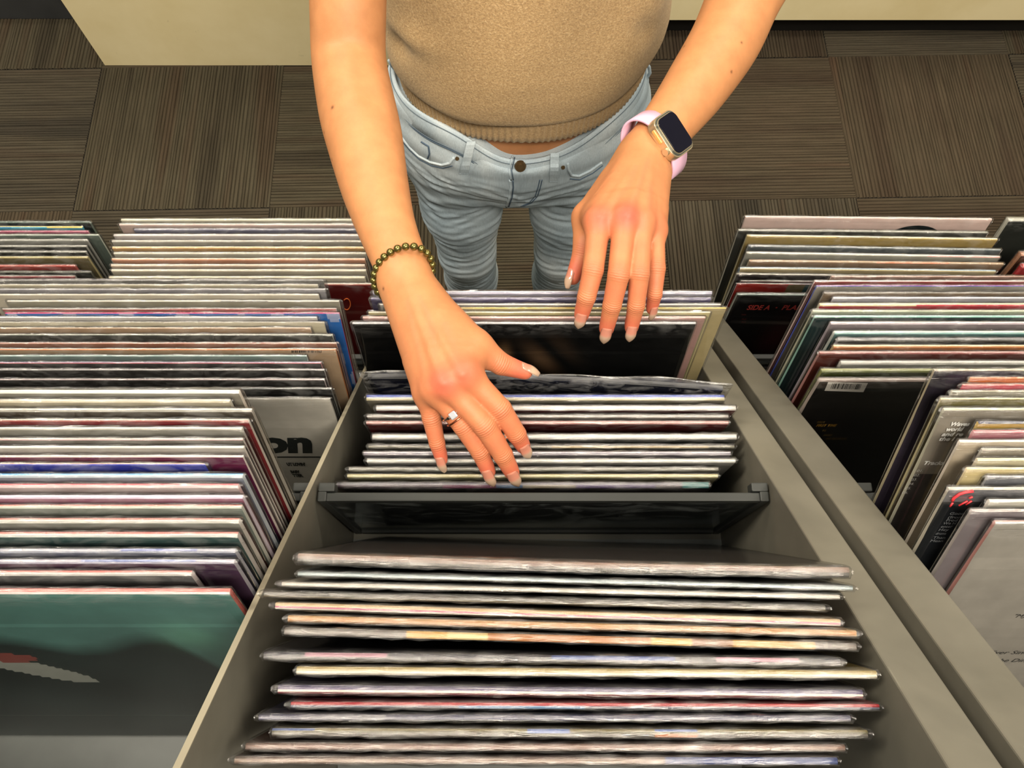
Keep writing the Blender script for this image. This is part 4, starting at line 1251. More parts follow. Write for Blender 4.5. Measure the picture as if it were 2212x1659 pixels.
# belly squashed to the waist plane used by the clothes, and a navel fold
V3, Q3 = surface_nets(ft, 2)
V3[:, 1] = np.where(V3[:, 2] < 1.15, 0.792 + (V3[:, 1] - 0.792) * 1.0, V3[:, 1])

person = empty('person', (0.012, 0.80, 0.0), 'person in tan knit top and light jeans flipping through records', 'person')
Vb = np.concatenate([V1, V2, V3]); Qb = np.concatenate([Q1, Q2 + len(V1), Q3 + len(V1) + len(V2)])
me = bpy.data.meshes.new('body')
me.from_pydata([], [], []); me.clear_geometry()
def np_mesh(name, V, Q, smooth=True):
    me = bpy.data.meshes.new(name)
    me.vertices.add(len(V)); me.vertices.foreach_set('co', V.astype(np.float32).ravel())
    me.loops.add(Q.size); me.loops.foreach_set('vertex_index', Q.astype(np.int32).ravel())
    k = Q.shape[1]
    me.polygons.add(len(Q)); me.polygons.foreach_set('loop_start', np.arange(0, Q.size, k, dtype=np.int32))
    me.polygons.foreach_set('use_smooth', np.full(len(Q), smooth))
    me.update(calc_edges=True); me.validate()
    return me
bpy.data.meshes.remove(me)
me = np_mesh('body', Vb, Qb)
N = len(Vb)
flush = np.zeros(N, dtype=np.float32)
for (p, r, a) in RED:
    d2 = ((Vb - npv(p)) ** 2).sum(1)
    flush = np.maximum(flush, a * np.exp(-d2 / (r * r)))
# hands are rosier than the forearms
for c, r in ((JR['mcp'][1], 0.085), (JL['mcp'][1], 0.085)):
    d2 = ((Vb - npv(c)) ** 2).sum(1)
    flush = np.maximum(flush, 0.0) + 0.17 * np.exp(-(d2 / (r * r)) ** 2)
crease = np.zeros((N, 3), dtype=np.float32)
for (p, t, nn, r) in FP:
    dv = Vb - npv(p)
    s_ = dv @ npv(t); l_ = np.sqrt(np.maximum((dv ** 2).sum(1) - s_ * s_, 0))
    mk = np.exp(-(s_ / 0.0052) ** 2) * np.exp(-(l_ / (r * 0.95)) ** 4)
    m_ = mk > crease[:, 1]
    crease[m_, 0] = s_[m_] * 1000.0 + 1.2 * (l_[m_] / r) ** 2
    crease[m_, 1] = mk[m_]
mole = np.zeros(N, dtype=np.float32)
vein = np.zeros(N, dtype=np.float32)
bvh = BVHTree.FromPolygons([tuple(v) for v in Vb], [tuple(q) for q in Qb])
def hit(bv, px, py):
    o = Vector((0, 0, H)); r = bv.ray_cast(o, RAY(px, py))
    return r[0], r[1]
for (px, py, r) in ((718, 232, 0.0014), (700, 286, 0.001), (828, 624, 0.0012), (717, 345, 0.001), (1580, 155, 0.0012), (1602, 92, 0.001), (1478, 100, 0.001)):
    p, _ = hit(bvh, px, py)
    if p is not None:
        mole = np.maximum(mole, np.exp(-((Vb - npv(p)) ** 2).sum(1) / (r * r * 1.6)))
for path in ([(905, 640), (925, 680), (935, 720), (940, 770)], [(880, 650), (890, 700), (905, 760), (915, 800)], [(960, 700), (975, 735), (985, 770)],
             [(1400, 345), (1385, 390), (1370, 430), (1335, 455)], [(1375, 360), (1360, 400), (1325, 440), (1305, 455)], [(1405, 400), (1405, 440), (1400, 470)]):
    pp = [hit(bvh, *q)[0] for q in path]
    pp = [q for q in pp if q is not None]
    for a, b in zip(pp[:-1], pp[1:]):
        for t in np.linspace(0, 1, 8):
            q = a.lerp(b, t)
            vein = np.maximum(vein, np.exp(-((Vb - npv(q)) ** 2).sum(1) / (0.0028 ** 2)))
for nm, arr in (('flush', flush), ('mole', mole), ('vein', vein)):
    at = me.attributes.new(nm, 'FLOAT', 'POINT'); at.data.foreach_set('value', np.clip(arr, 0, 1).astype(np.float32))
at = me.attributes.new('crease', 'FLOAT_VECTOR', 'POINT'); at.data.foreach_set('vector', crease.ravel())
me.materials.append(SKIN)
body = bpy.data.objects.new('body', me); COL.objects.link(body); keep(body, person)

# ---- fingernails
def mk_nail():
    m = M('polished_nail')
    b = m.bsdf(Roughness=0.16)
    b.inputs['Coat Weight'].default_value = 0.6
    a = m.attr('ink')
    m.l(a.outputs['Color'], b.inputs['Base Color'])
    return m.m
NAIL = mk_nail()
for i, (p0, p1, r, n, ln, rq) in enumerate(NAILS):
    ln = ln + 0.0042; seg_l = (p1 - p0).length
    t = (p1 - p0).normalized(); nn = (n - t * n.dot(t)).normalized(); sd = t.cross(nn)
    wdt = r * 0.80
    vs, fs, cs = [], [], []
    nu, nv = 9, 22
    for a in range(nv + 1):
        f = a / nv
        s_ = -0.0072 + ln * f
        # almond outline
        half = wdt * (0.86 + 0.14 * math.sin(min(1, f * 2) * math.pi / 2))
        if f > 0.55: half *= math.sqrt(max(0.0, 1 - ((f - 0.55) / 0.46) ** 2)) * 0.98 + 0.02
        if f < 0.12: half *= 0.80 + 0.2 * (f / 0.12)
        for b in range(nu + 1):
            u = b / nu * 2 - 1
            ang = u * 1.05
            rr = r + (rq - r) * max(0.0, -s_) / seg_l
            x = half * math.sin(ang) / math.sin(1.05)
            hgt = rr * 1.02 + 0.0005 - (1 - math.cos(ang)) * rr * 0.85 - max(0, f - 0.45) ** 2 * 0.012 - (0.0010 if f < 0.06 else 0.0)
            vs.append(p1 + t * s_ + sd * x + nn * hgt)
    k = nu + 1
    for a in range(nv):
        for b in range(nu):
            fs.append((a * k + b, a * k + b + 1, (a + 1) * k + b + 1, (a + 1) * k + b))
            f = (a + 0.5) / nv
            k_ = min(1.0, max(0.0, (f - 0.42) / 0.16)); c0_ = lin((180, 118, 98)); c1_ = lin((170, 144, 122)); cs.append(tuple(c0_[q_] * (1 - k_) + c1_[q_] * k_ for q_ in range(3)))
    o = mesh_obj('fingernail', vs, fs, NAIL, None, True)
    at = o.data.color_attributes.new('ink', 'FLOAT_COLOR', 'CORNER')
    dat = []
    for poly, c in zip(o.data.polygons, cs): dat += [c[0], c[1], c[2], 1.0] * len(poly.vertices)
    at.data.foreach_set('color', dat)
    sm = o.modifiers.new('thick', 'SOLIDIFY'); sm.thickness = 0.0006; sm.offset = -1
    keep(o, body)

# ---- jeans
def vnoise(x, y, z, seed=0):
    """cheap smooth value noise from sines"""
    rs = np.random.RandomState(seed)
    o = 0
    for k in range(5):
        a = rs.normal(size=3) * (1 + 0.6 * k); ph = rs.rand() * 6.28
        o = o + np.sin(x * a[0] + y * a[1] + z * a[2] + ph) / (1 + 0.5 * k)
    return o * 0.45
fj = Field((-0.215, 0.62, 0.03), (0.235, 0.96, 0.99), 0.0032)
G = fj.grid((slice(None),) * 3)
def ell(G, c, r):
    k = np.sqrt(((G[0] - c[0]) / r[0]) ** 2 + ((G[1] - c[1]) / r[1]) ** 2 + ((G[2] - c[2]) / r[2]) ** 2)
    return (k - 1) * min(r)
# pelvis: stack of flat slabs blended
dj = None
for (z, cy, rx, ry) in ((0.905, 0.800, 0.172, 0.112), (0.860, 0.797, 0.180, 0.121), (0.815, 0.800, 0.184, 0.128), (0.765, 0.800, 0.178, 0.118)):
    k = np.sqrt(((G[0] - 0.008) / rx) ** 2 + ((G[1] - cy) / ry) ** 2)
    d2 = (k - 1) * ry
    c = smax(d2, np.abs(G[2] - z) - 0.040, 0.02)
    dj = c if dj is None else smin(dj, c, 0.035)
legs = []
for sgn, hip, knee, ank in ((-1, P3(-0.088, 0.792, 0.765), P3(-0.084, 0.745, 0.49), P3(-0.085, 0.80, 0.05)), (1, P3(0.104, 0.792, 0.765), P3(0.096, 0.745, 0.49), P3(0.098, 0.80, 0.05))):
    mid = hip.lerp(knee, 0.5) + Vector((0, -0.006, 0))
    l = smin(cone(G, hip, mid, 0.090, 0.069), cone(G, mid, knee, 0.069, 0.052), 0.02)
    l = smin(l, cone(G, knee, knee.lerp(ank, 0.35) + Vector((0, 0.012, 0)), 0.052, 0.053), 0.02)
    l = smin(l, cone(G, knee.lerp(ank, 0.35) + Vector((0, 0.012, 0)), ank, 0.053, 0.042), 0.02)
    legs.append(l)
lg = smin(legs[0], legs[1], 0.006)
dj = smin(dj, lg, 0.030)
# thigh gap right up to the fly
gapw = np.clip((0.792 - G[2]) / 0.10, 0, 1)
gx = 0.006
gap = np.abs(G[0] - gx) - (0.0095 + 0.024 * np.clip((0.715 - G[2]) / 0.19, 0, 1)) + 0.0 * G[1]
gap = np.maximum(gap, (G[2] - 0.722)) + 0 * dj
dj = smax(dj, -gap, 0.010)
# top is cut off at the waist
thg = np.arctan2((G[0] - 0.008) / 0.172, (0.797 - G[1]) / 0.118)
lf = np.where(thg < 0, 0.050 * np.tanh((1 - np.cos(thg)) * 12), 0.057 * np.tanh((1 - np.cos(thg)) * 3))
slope = 0.870 + lf - 0.014
dj = smax(dj, G[2] - slope, 0.004)
# folds: whiskers running outward from the fly, smile-shaped creases down the thighs
ax_ = np.abs(G[0] - gx)
q = G[2] * 1.0 - 0.30 * ax_ * np.clip((G[2] - 0.70) / 0.08, 0, 1) + 2.2 * (ax_ - 0.09) ** 2 * np.clip((0.72 - G[2]) / 0.05, -0.3, 1)
wob = vnoise(G[0] * 14, G[1] * 10, G[2] * 26, 3) * 1.5
amp = np.clip((0.835 - G[2]) / 0.05, 0.12, 1) * (0.45 + 0.55 * np.clip(vnoise(G[0] * 16 + 3, G[1] * 9, G[2] * 34, 8) + 0.35, 0, 1)) * np.clip((0.84 - G[1]) / 0.08, 0, 1)
fold = np.sin(q * 2 * math.pi / 0.021 + wob * 3.4 + np.sign(G[0] - gx) * 0.7)
fold = np.sign(fold) * np.abs(fold) ** 0.8
fold2 = np.sin(q * 2 * math.pi / 0.0125 + vnoise(G[0] * 22, G[1] * 14, G[2] * 30, 12) * 3.0 + np.sign(G[0] - gx) * 1.9)
dj = dj - (fold * 0.0013 + fold2 * 0.0008) * amp
fj.F = dj.astype(np.float32)
VJ, QJ = surface_nets(fj)
mej = np_mesh('jeans', VJ, QJ)

def mk_denim(name, k=1.0):
    m = M(name)
    b = m.bsdf(Roughness=0.85)
    b.inputs['Specular IOR Level'].default_value = 0.15
    big = m.noise(m.mapping('Object', scale=(1, 1, 0.55)), 9, 4, 0.55)
    col = m.ramp(big, [(0.30, tuple(x * k for x in lin((138, 155, 166)))), (0.55, tuple(x * k for x in lin((170, 184, 192)))), (0.75, tuple(x * k for x in lin((198, 206, 208))))])
    wv = m.noise(m.mapping('Object', scale=(900, 900, 60)), 1.0, 3, 0.7)
    col = m.mix(1.0, col, m.ramp(wv, [(0.25, 0.78), (0.75, 1.12)]), 'MULTIPLY')
    m.l(col, b.inputs['Base Color'])
    tw = m.noise(m.mapping('Object', scale=(1200, 1200, 500), rot=(0, 0.6, 0)), 1.0, 2, 0.5)
    m.bump(tw, 0.35, 0.0008, b)
    return m.m
DENIM = mk_denim('washed_denim'); DENIM2 = mk_denim('denim_band', 1.12); SEAM = plain('denim_thread', lin((98, 112, 122)), 0.8); SEAMD = plain('indigo_seam', lin((70, 88, 106)), 0.85)
mej.materials.append(DENIM)
jeans = bpy.data.objects.new('jeans', mej); COL.objects.link(jeans); keep(jeans, person)
bvj = BVHTree.FromPolygons([tuple(v) for v in VJ], [tuple(q_) for q_ in QJ])

# waistband: strip around the waist
def waist(th, z0, z1, off):
    """th = 0 front centre"""
    c, s_ = math.cos(th), math.sin(th)
    return (0.008 + (0.172 + off) * s_, 0.797 - (0.118 + off) * c)
vs, fs = [], []
NT = 96
ring = []
for i in range(NT):
    th = 2 * math.pi * i / NT
    lift = 0.050 * math.tanh((1 - math.cos(th)) * 12) if th > math.pi else 0.057 * math.tanh((1 - math.cos(th)) * 3)
    zt = 0.870 + lift; zb = zt - 0.038
    a = waist(th, 0, 0, 0.0); 
    pts = [(0.0105, zb), (0.0125, zb + 0.003), (0.010, zb + 0.02), (0.0065, zt - 0.002), (0.0045, zt), (0.0015, zt - 0.002), (0.0, zt - 0.03)]
    for (off, z) in pts:
        xy = waist(th, 0, 0, off)
        vs.append((xy[0], xy[1], z + 0.0012 * math.sin(9 * th + off * 900)))
k = 7
for i in range(NT):
    for j in range(k - 1):
        a = i * k + j; b_ = ((i + 1) % NT) * k + j
        fs.append((a, b_, b_ + 1, a + 1))
wb_ = mesh_obj('waistband', vs, fs, DENIM2, None, True); keep(wb_, jeans)
VW = np.array(vs)
bva = BVHTree.FromPolygons([tuple(v) for v in VJ] + [tuple(v) for v in vs], [tuple(q_) for q_ in QJ] + [tuple(x + len(VJ) for x in f) for f in fs])
def onj(px, py, off=0.001):
    p, n = hit(bva, px, py)
    if p is None: p = at_y(px, py, 0.70); n = Vector((0, -1, 0.2))
    if n.dot(CAMDIR) < 0: n = -n
    return p + n * off, n
def seam(name, path, r=0.0009, mat=None, sub=6, off=0.0004, dashed=False):
    pts = []
    for (a, b) in zip(path[:-1], path[1:]):
        for t in np.linspace(0, 1, sub, endpoint=False):
            pts.append(onj(a[0] + (b[0] - a[0]) * t, a[1] + (b[1] - a[1]) * t, off)[0])
    pts.append(onj(path[-1][0], path[-1][1], off)[0])
    keep(tube(name, pts, r, mat or SEAM, None, 6), jeans)
seam('fly_seam', [(1102, 388), (1104, 405), (1101, 425), (1094, 446)], 0.0022, DENIM2)
seam('fly_seam', [(1108, 390), (1109, 405), (1106, 426), (1099, 446)], 0.0010, SEAMD)
for dx in (0, 5):
    seam('fly_stitching', [(1166 + dx, 388), (1162 + dx, 405), (1156 + dx, 424), (1143 + dx, 438), (1124 + dx, 446)], 0.0008, SEAMD)
seam('pocket_seam', [(868, 296), (885, 318), (905, 337), (930, 350), (955, 356), (972, 352), (981, 340)], 0.0022, DENIM2)
seam('pocket_seam', [(868, 303), (886, 325), (906, 344), (931, 357), (957, 363), (977, 358)], 0.0009, SEAMD)
seam('pocket_seam', [(1226, 352), (1228, 366), (1234, 378), (1250, 380), (1275, 368), (1300, 350)], 0.0022, DENIM2)
seam('pocket_seam', [(1231, 386), (1252, 388), (1280, 374), (1302, 357)], 0.0009, SEAMD)
seam('coin_pocket_seam', [(910, 306), (926, 316), (928, 332), (924, 342)], 0.0013, SEAMD)
for (dz, off, mat_, rr) in ((-0.0370, 0.0125, SEAMD, 0.0009), (-0.0330, 0.0128, SEAM, 0.0006), (-0.0055, 0.0080, SEAM, 0.0006)):
    pts = []
    for i in range(NT * 2):
        th = 2 * math.pi * i / (NT * 2)
        lift = 0.050 * math.tanh((1 - math.cos(th)) * 12) if th > math.pi else 0.057 * math.tanh((1 - math.cos(th)) * 3)
        xy = waist(th, 0, 0, off)
        pts.append((xy[0], xy[1], 0.870 + lift + dz + 0.0012 * math.sin(9 * th + off * 900)))
    keep(tube('band_stitching', pts, rr, mat_, None, 6, True), jeans)
seam('band_flap_edge', [(1107, 338), (1104, 350), (1100, 366), (1104, 388)], 0.0018, DENIM2)
seam('band_flap_edge', [(1112, 340), (1109, 352), (1105, 368), (1109, 388)], 0.0008, SEAMD)
def belt_loop(a, b, w):
    vs, fs = [], []
    n = 9
    for i in range(n):
        t = i / (n - 1)
        px, py = a[0] + (b[0] - a[0]) * t, a[1] + (b[1] - a[1]) * t
        p, nn = onj(px, py, 0.0)
        lift = 0.0035 + 0.0045 * math.sin(math.pi * t)
        p = p + Vector((0, -0.55, 0.83)) * lift
        sd = Vector((1, 0, 0))
        for s_, e in ((-w, 0), (-w, 0.0022), (w, 0.0022), (w, 0)):
            vs.append(p + sd * s_ + Vector((0, -0.6, 0.8)) * e)
    for i in range(n - 1):
        for j in range(4):
            fs.append((i * 4 + j, i * 4 + (j + 1) % 4, (i + 1) * 4 + (j + 1) % 4, (i + 1) * 4 + j))
    fs.append((0, 1, 2, 3)); fs.append(tuple((n - 1) * 4 + j for j in (3, 2, 1, 0)))
    o = mesh_obj('belt_loop', vs, fs, DENIM2); keep(o, jeans)
    bv = o.modifiers.new('round', 'BEVEL'); bv.width = 0.0006; bv.segments = 2
belt_loop((1019, 305), (1003, 376), 0.0062)
belt_loop((1198, 331), (1196, 393), 0.0062)
BRASS = plain('antique_brass', lin((112, 92, 64)), 0.4, 0.7)
def disc(name, px, py, r, th, mat, par):
    p, nn = onj(px, py, 0.0005)
    nn = (nn + CAMDIR * 0.3).normalized()
    bm = bmesh.new()
    bmesh.ops.create_cone(bm, cap_ends=True, segments=24, radius1=r, radius2=r * 0.86, depth=th)
    o = bm_obj(name, bm, mat, None, False)
    o.rotation_mode = 'QUATERNION'; o.rotation_quaternion = nn.to_track_quat('Z', 'Y'); o.location = p + nn * th * 0.4
    keep(o, par)
    return o, p, nn
b_, p, nn = disc('button', 1124, 358, 0.0088, 0.004, BRASS, jeans)
t_, *_ = disc('button_centre', 1124, 357, 0.0052, 0.0058, BRASS, b_)
disc('rivet', 988, 342, 0.0030, 0.002, BRASS, jeans); disc('rivet', 1216, 361, 0.0030, 0.002, BRASS, jeans)
# loose side thread loops
for pts in ([(1374, 172), (1384, 178), (1396, 172), (1404, 158), (1402, 144), (1394, 134), (1386, 138), (1380, 150)],
            [(850, 146), (844, 138), (840, 130)]):
    P_ = [at_y(x, y, 0.792) for x, y in pts]
    keep(tube('loop_tape', P_, 0.0024, DENIM2, None, 6), jeans)
# shoes
fs_ = Field((-0.16, 0.58, -0.002), (0.18, 0.90, 0.11), 0.005)
for sx in (-0.086, 0.099):
    for (p, q, r0, r1) in ((P3(sx, 0.83, 0.045), P3(sx, 0.70, 0.036), 0.043, 0.042), (P3(sx, 0.70, 0.034), P3(sx, 0.645, 0.03), 0.042, 0.034), (P3(sx, 0.82, 0.05), P3(sx, 0.815, 0.085), 0.042, 0.038)):
        sl = fs_.sub([npv(p), npv(q)], 0.08); G = fs_.grid(sl)
        fs_.F[sl] = smin(fs_.F[sl], cone(G, p, q, r0, r1), 0.02)
G = fs_.grid((slice(None),) * 3)
fs_.F = smax(fs_.F, 0.003 - G[2] + 0 * fs_.F, 0.004)
Vs, Qs = surface_nets(fs_)
SHOE = plain('white_canvas', lin((190, 186, 178)), 0.7)
for side in (-1, 1):
    mk = (Vs[Qs[:, 0], 0] > 0.006) == (side > 0)
    qq = Qs[mk]; used, inv = np.unique(qq, return_inverse=True)
    m_ = np_mesh('shoe', Vs[used], inv.reshape(qq.shape)); m_.materials.append(SHOE)
    o = bpy.data.objects.new('shoe', m_); COL.objects.link(o); keep(o, person)
# hair
HAIR = plain('brown_hair', lin((74, 50, 34)), 0.5, bump=0.4, bscale=90)
fh = Field((-0.13, 0.70, 1.28), (0.155, 0.98, 1.75), 0.006)
for (p, q, r0, r1) in ((P3(0.012, 0.845, 1.635), P3(0.012, 0.87, 1.60), 0.098, 0.098), (P3(0.012, 0.885, 1.60), P3(0.012, 0.905, 1.36), 0.085, 0.06),
                       (P3(-0.07, 0.85, 1.62), P3(-0.075, 0.875, 1.40), 0.035, 0.03), (P3(0.094, 0.85, 1.62), P3(0.099, 0.875, 1.40), 0.035, 0.03)):
    sl = fh.sub([npv(p), npv(q)], 0.14); G = fh.grid(sl)
    fh.F[sl] = smin(fh.F[sl], cone(G, p, q, r0, r1), 0.03)
p = P3(0.012, 0.735, 1.57); sl = fh.sub([npv(p)], 0.2); G = fh.grid(sl)
fh.F[sl] = smax(fh.F[sl], -cone(G, p, p + Vector((0, 0.03, 0.02)), 0.072, 0.075), 0.01)
Vh, Qh = surface_nets(fh, 2)
m_ = np_mesh('hair', Vh, Qh); m_.materials.append(HAIR)
o = bpy.data.objects.new('hair', m_); COL.objects.link(o); keep(o, person)

# ---- knit top
def mk_knit(name, rib):
    m = M(name)
    b = m.bsdf(Roughness=0.95)
    b.inputs['Specular IOR Level'].default_value = 0.1
    b.inputs['Sheen Weight'].default_value = 0.25
    b.inputs['Sheen Tint'].default_value = (1, 0.9, 0.75, 1)
    nz = m.noise(m.mapping('Object'), 420, 4, 0.7)
    big = m.noise(m.mapping('Object'), 7, 3, 0.5)
    col = m.ramp(nz, [(0.30, lin((154, 124, 86))), (0.55, lin((192, 161, 116))), (0.78, lin((224, 198, 156)))])
    col = m.mix(m.math('MULTIPLY', big, 0.25), col, lin((160, 128, 88)))
    m.l(col, b.inputs['Base Color'])
    vn = m.noise(m.mapping('Object', scale=(560, 560, 150)), 1.0, 2, 0.5)
    h = m.math('ADD', m.math('MULTIPLY', nz, 0.8), m.math('MULTIPLY', vn, 0.6))
    m.bump(h, 0.75 if not rib else 0.4, 0.0016, b)
    return m.m
KNIT = mk_knit('tan_fleece_knit', False); RIB = mk_knit('tan_rib_knit', True)
def ring_xy(th, cx, cy, rx, ry, p=2.25):
    c, s_ = math.cos(th), math.sin(th)
    e = 2.0 / p
    return (cx + rx * math.copysign(abs(s_) ** e, s_), cy - ry * math.copysign(abs(c) ** e, c))
prof = [  # z, rx, ry, cy
 (0.9360, 0.1680, 0.1130, 0.797), (0.9395, 0.1745, 0.1190, 0.797), (0.9430, 0.1785, 0.1225, 0.797), (0.9500, 0.1810, 0.1245, 0.797),
 (0.962, 0.1830, 0.1265, 0.797), (0.985, 0.1840, 0.1280, 0.797), (1.02, 0.1830, 0.1280, 0.798), (1.06, 0.1810, 0.1260, 0.800),
 (1.11, 0.1800, 0.1240, 0.804), (1.17, 0.1780, 0.1260, 0.812), (1.23, 0.1800, 0.1320, 0.822), (1.28, 0.1830, 0.1300, 0.832),
 (1.33, 0.1860, 0.1120, 0.842), (1.37, 0.1650, 0.0900, 0.848), (1.405, 0.1150, 0.0750, 0.852), (1.425, 0.0780, 0.0680, 0.854)]
NT = 160
vs, fs = [], []
rows = []
for a, b in zip(prof[:-1], prof[1:]):
    m_ = max(1, int((b[0] - a[0]) / 0.008))
    for i in range(m_):
        t = i / m_
        rows.append(tuple(a[j] + (b[j] - a[j]) * t for j in range(4)))
rows.append(prof[-1])
def drape(th, z):
    d = 0.0035 * math.sin(3 * th + z * 9 + 0.6) + 0.0022 * math.sin(7 * th - z * 17 + 1.0)
    # pulled fold under the bracelet arm
    d += -0.010 * math.exp(-((th + 0.95) / 0.16) ** 2 - ((z - 1.035 - 0.05 * (th + 0.95)) / 0.022) ** 2)
    d += 0.006 * math.exp(-((th + 0.75) / 0.22) ** 2 - ((z - 1.065) / 0.02) ** 2)
    d += -0.006 * math.exp(-((th - 0.9) / 0.14) ** 2 - ((z - 1.06 + 0.10 * (th - 0.9)) / 0.020) ** 2)
    return d
for (z, rx, ry, cy) in rows:
    for i in range(NT):
        th = 2 * math.pi * i / NT
        if th > math.pi: th -= 2 * math.pi
        d = drape(th, z) if z > 0.945 else drape(th, z) * 0.3
        lift = (0.034 if th < 0 else 0.058) * (1 - math.cos(th)) * max(0.0, 1 - (z - 0.934) / 0.16)
        x, y = ring_xy(th, 0.013, cy, rx + d, ry + d)
        vs.append((x, y, z + lift))
for r_ in range(len(rows) - 1):
    for i in range(NT):
        j = (i + 1) % NT
        fs.append((r_ * NT + i, r_ * NT + j, (r_ + 1) * NT + j, (r_ + 1) * NT + i))
# short sleeves
def sleeve_part(path, rad):
    base = len(vs); seg = 36
    for i, (p, r_) in enumerate(zip(path, rad)):
        t = (path[min(i + 1, len(path) - 1)] - path[max(i - 1, 0)]).normalized()
        a = t.cross(Vector((0, 0, 1))).normalized(); b = t.cross(a)
        for k_ in range(seg):
            q = 2 * math.pi * k_ / seg
            vs.append(tuple(p + a * r_ * math.cos(q) + b * r_ * math.sin(q)))
    for i in range(len(path) - 1):
        for k_ in range(seg):
            fs.append((base + i * seg + k_, base + i * seg + (k_ + 1) % seg, base + (i + 1) * seg + (k_ + 1) % seg, base + (i + 1) * seg + k_))
for sh, el in ((P3(-0.130, 0.842, 1.325), armP[0]), (P3(0.150, 0.848, 1.325), armP2[0])):
    sleeve_part([sh, sh.lerp(el, 0.25), sh.lerp(el, 0.45), sh.lerp(el, 0.47), sh.lerp(el, 0.44)], [0.066, 0.067, 0.066, 0.062, 0.058])
top = mesh_obj('knit_top', vs, fs, KNIT, None, True); keep(top, person)
# ribbed hem: every rib is real relief
NTR = 840
vs, fs = [], []
rz = [(0.899, 0.1655, 0.1090), (0.8970, 0.1685, 0.1120), (0.900, 0.1715, 0.1150), (0.912, 0.1722, 0.1160), (0.925, 0.1727, 0.1165), (0.936, 0.1740, 0.1175), (0.943, 0.175, 0.1185)]
for (z, rx, ry) in rz:
    for i in range(NTR):
        th = 2 * math.pi * i / NTR
        d = 0.0011 * math.cos(2 * math.pi * i / 6) + 0.0008 * math.sin(5 * th)
        x, y = ring_xy(th, 0.013, 0.797, rx + d, ry + d)
        vs.append((x, y, z + (0.034 if th > math.pi else 0.058) * (1 - math.cos(th))))
for r_ in range(len(rz) - 1):
    for i in range(NTR):
        j = (i + 1) % NTR
        fs.append((r_ * NTR + i, r_ * NTR + j, (r_ + 1) * NTR + j, (r_ + 1) * NTR + i))
o = mesh_obj('ribbed_hem', vs, fs, RIB, None, True); keep(o, top)

# ------------------------------------------------------------------ bracelet, rings, watch
W = U(870, 590, 0.684)
PEARL = plain('olive_metal_bead', lin((118, 110, 62)), 0.22, 0.85, var=0.25, scale=60)
Aax = (U(934, 572, 0.686) - U(808, 612, 0.690)) * 0.5
Bax = CAMDIR * 0.0225 + IUP * 0.0190
Cw = (U(934, 572, 0.686) + U(808, 612, 0.690)) * 0.5
br = empty('bead_bracelet', Cw, 'olive-gold metallic bead bracelet around the wrist', 'bracelet')
NB = 25
# equal arc spacing
th_ = np.linspace(0, 2 * math.pi, 721)
pp = [Cw + Aax * math.cos(t) + Bax * math.sin(t) for t in th_]
cum = np.concatenate([[0], np.cumsum([(b - a).length for a, b in zip(pp[:-1], pp[1:])])])
rb_ = cum[-1] / NB / 2 * 0.985
bm = bmesh.new(); bmesh.ops.create_uvsphere(bm, u_segments=18, v_segments=12, radius=rb_)
bead0 = None
for i in range(NB):
    t = np.interp(cum[-1] * i / NB, cum, th_)
    p = Cw + Aax * math.cos(t) + Bax * math.sin(t)
    if bead0 is None:
        bead0 = bm_obj('bead', bm, PEARL, None, True); bd = bead0
    else:
        bd = bead0.copy(); COL.objects.link(bd)
        bd.parent = None
    bd.matrix_parent_inverse = Matrix.Identity(4); bd.parent = br; bd.location = p - Cw

SILV = plain('polished_silver', lin((214, 208, 200)), 0.12, 1.0, var=0.05)
ROSE = plain('rose_gold', lin((190, 120, 90)), 0.2, 1.0, var=0.08)
def mk_gem():
    m = M('clear_gem')
    b = m.bsdf(Roughness=0.02)
    b.inputs['Base Color'].default_value = (0.62, 0.64, 0.68, 1)
    b.inputs['Transmission Weight'].default_value = 0.3; b.inputs['Metallic'].default_value = 0.4; b.inputs['IOR'].default_value = 2.0
    return m.m
GEM = mk_gem()
def ring_on(name, label, a, b, f, rad, wid, mat, gems):
    c = a.lerp(b, f); t = (b - a).normalized()
    n = (CAMDIR - t * CAMDIR.dot(t)).normalized(); s_ = t.cross(n)
    e = empty(name, c, label, 'ring')
    pts = [c + n * rad * math.cos(q) + s_ * rad * math.sin(q) for q in np.linspace(0, 2 * math.pi, 40, endpoint=False)]
    keep(tube('band', pts, wid, mat, None, 8, True), e)
    for (ang, sz, m_) in gems:
        p = c + n * (rad + sz * 0.5) * math.cos(ang) + s_ * (rad + sz * 0.5) * math.sin(ang)
        up = (n * math.cos(ang) + s_ * math.sin(ang))
        bm = bmesh.new()
        add_box(bm, (-sz, -sz, -sz * 0.5), (sz, sz, sz * 0.5), sz * 0.3)
        o = bm_obj('stone', bm, m_)
        o.rotation_mode = 'QUATERNION'
        mt = Matrix((t, up.cross(t), up)).transposed()
        o.rotation_quaternion = mt.to_quaternion(); o.location = p
        keep(o, e)
ra, rb2 = JR['mcp'][2], JR['f'][2][0]
ring_on('finger_ring', 'silver ring with a square clear stone on the ring finger', ra, rb2, 0.66, 0.0100, 0.0009, SILV, [(0.05, 0.0030, GEM), (0.5, 0.0013, SILV), (-0.42, 0.0013, SILV)])
ring_on('finger_ring', 'rose gold ring with tiny dark stones below the silver ring', ra, rb2, 0.80, 0.0099, 0.0008, ROSE, [(a_, 0.0010, ROSE) for a_ in (-1.4, -1.15, -0.9, -0.65)])

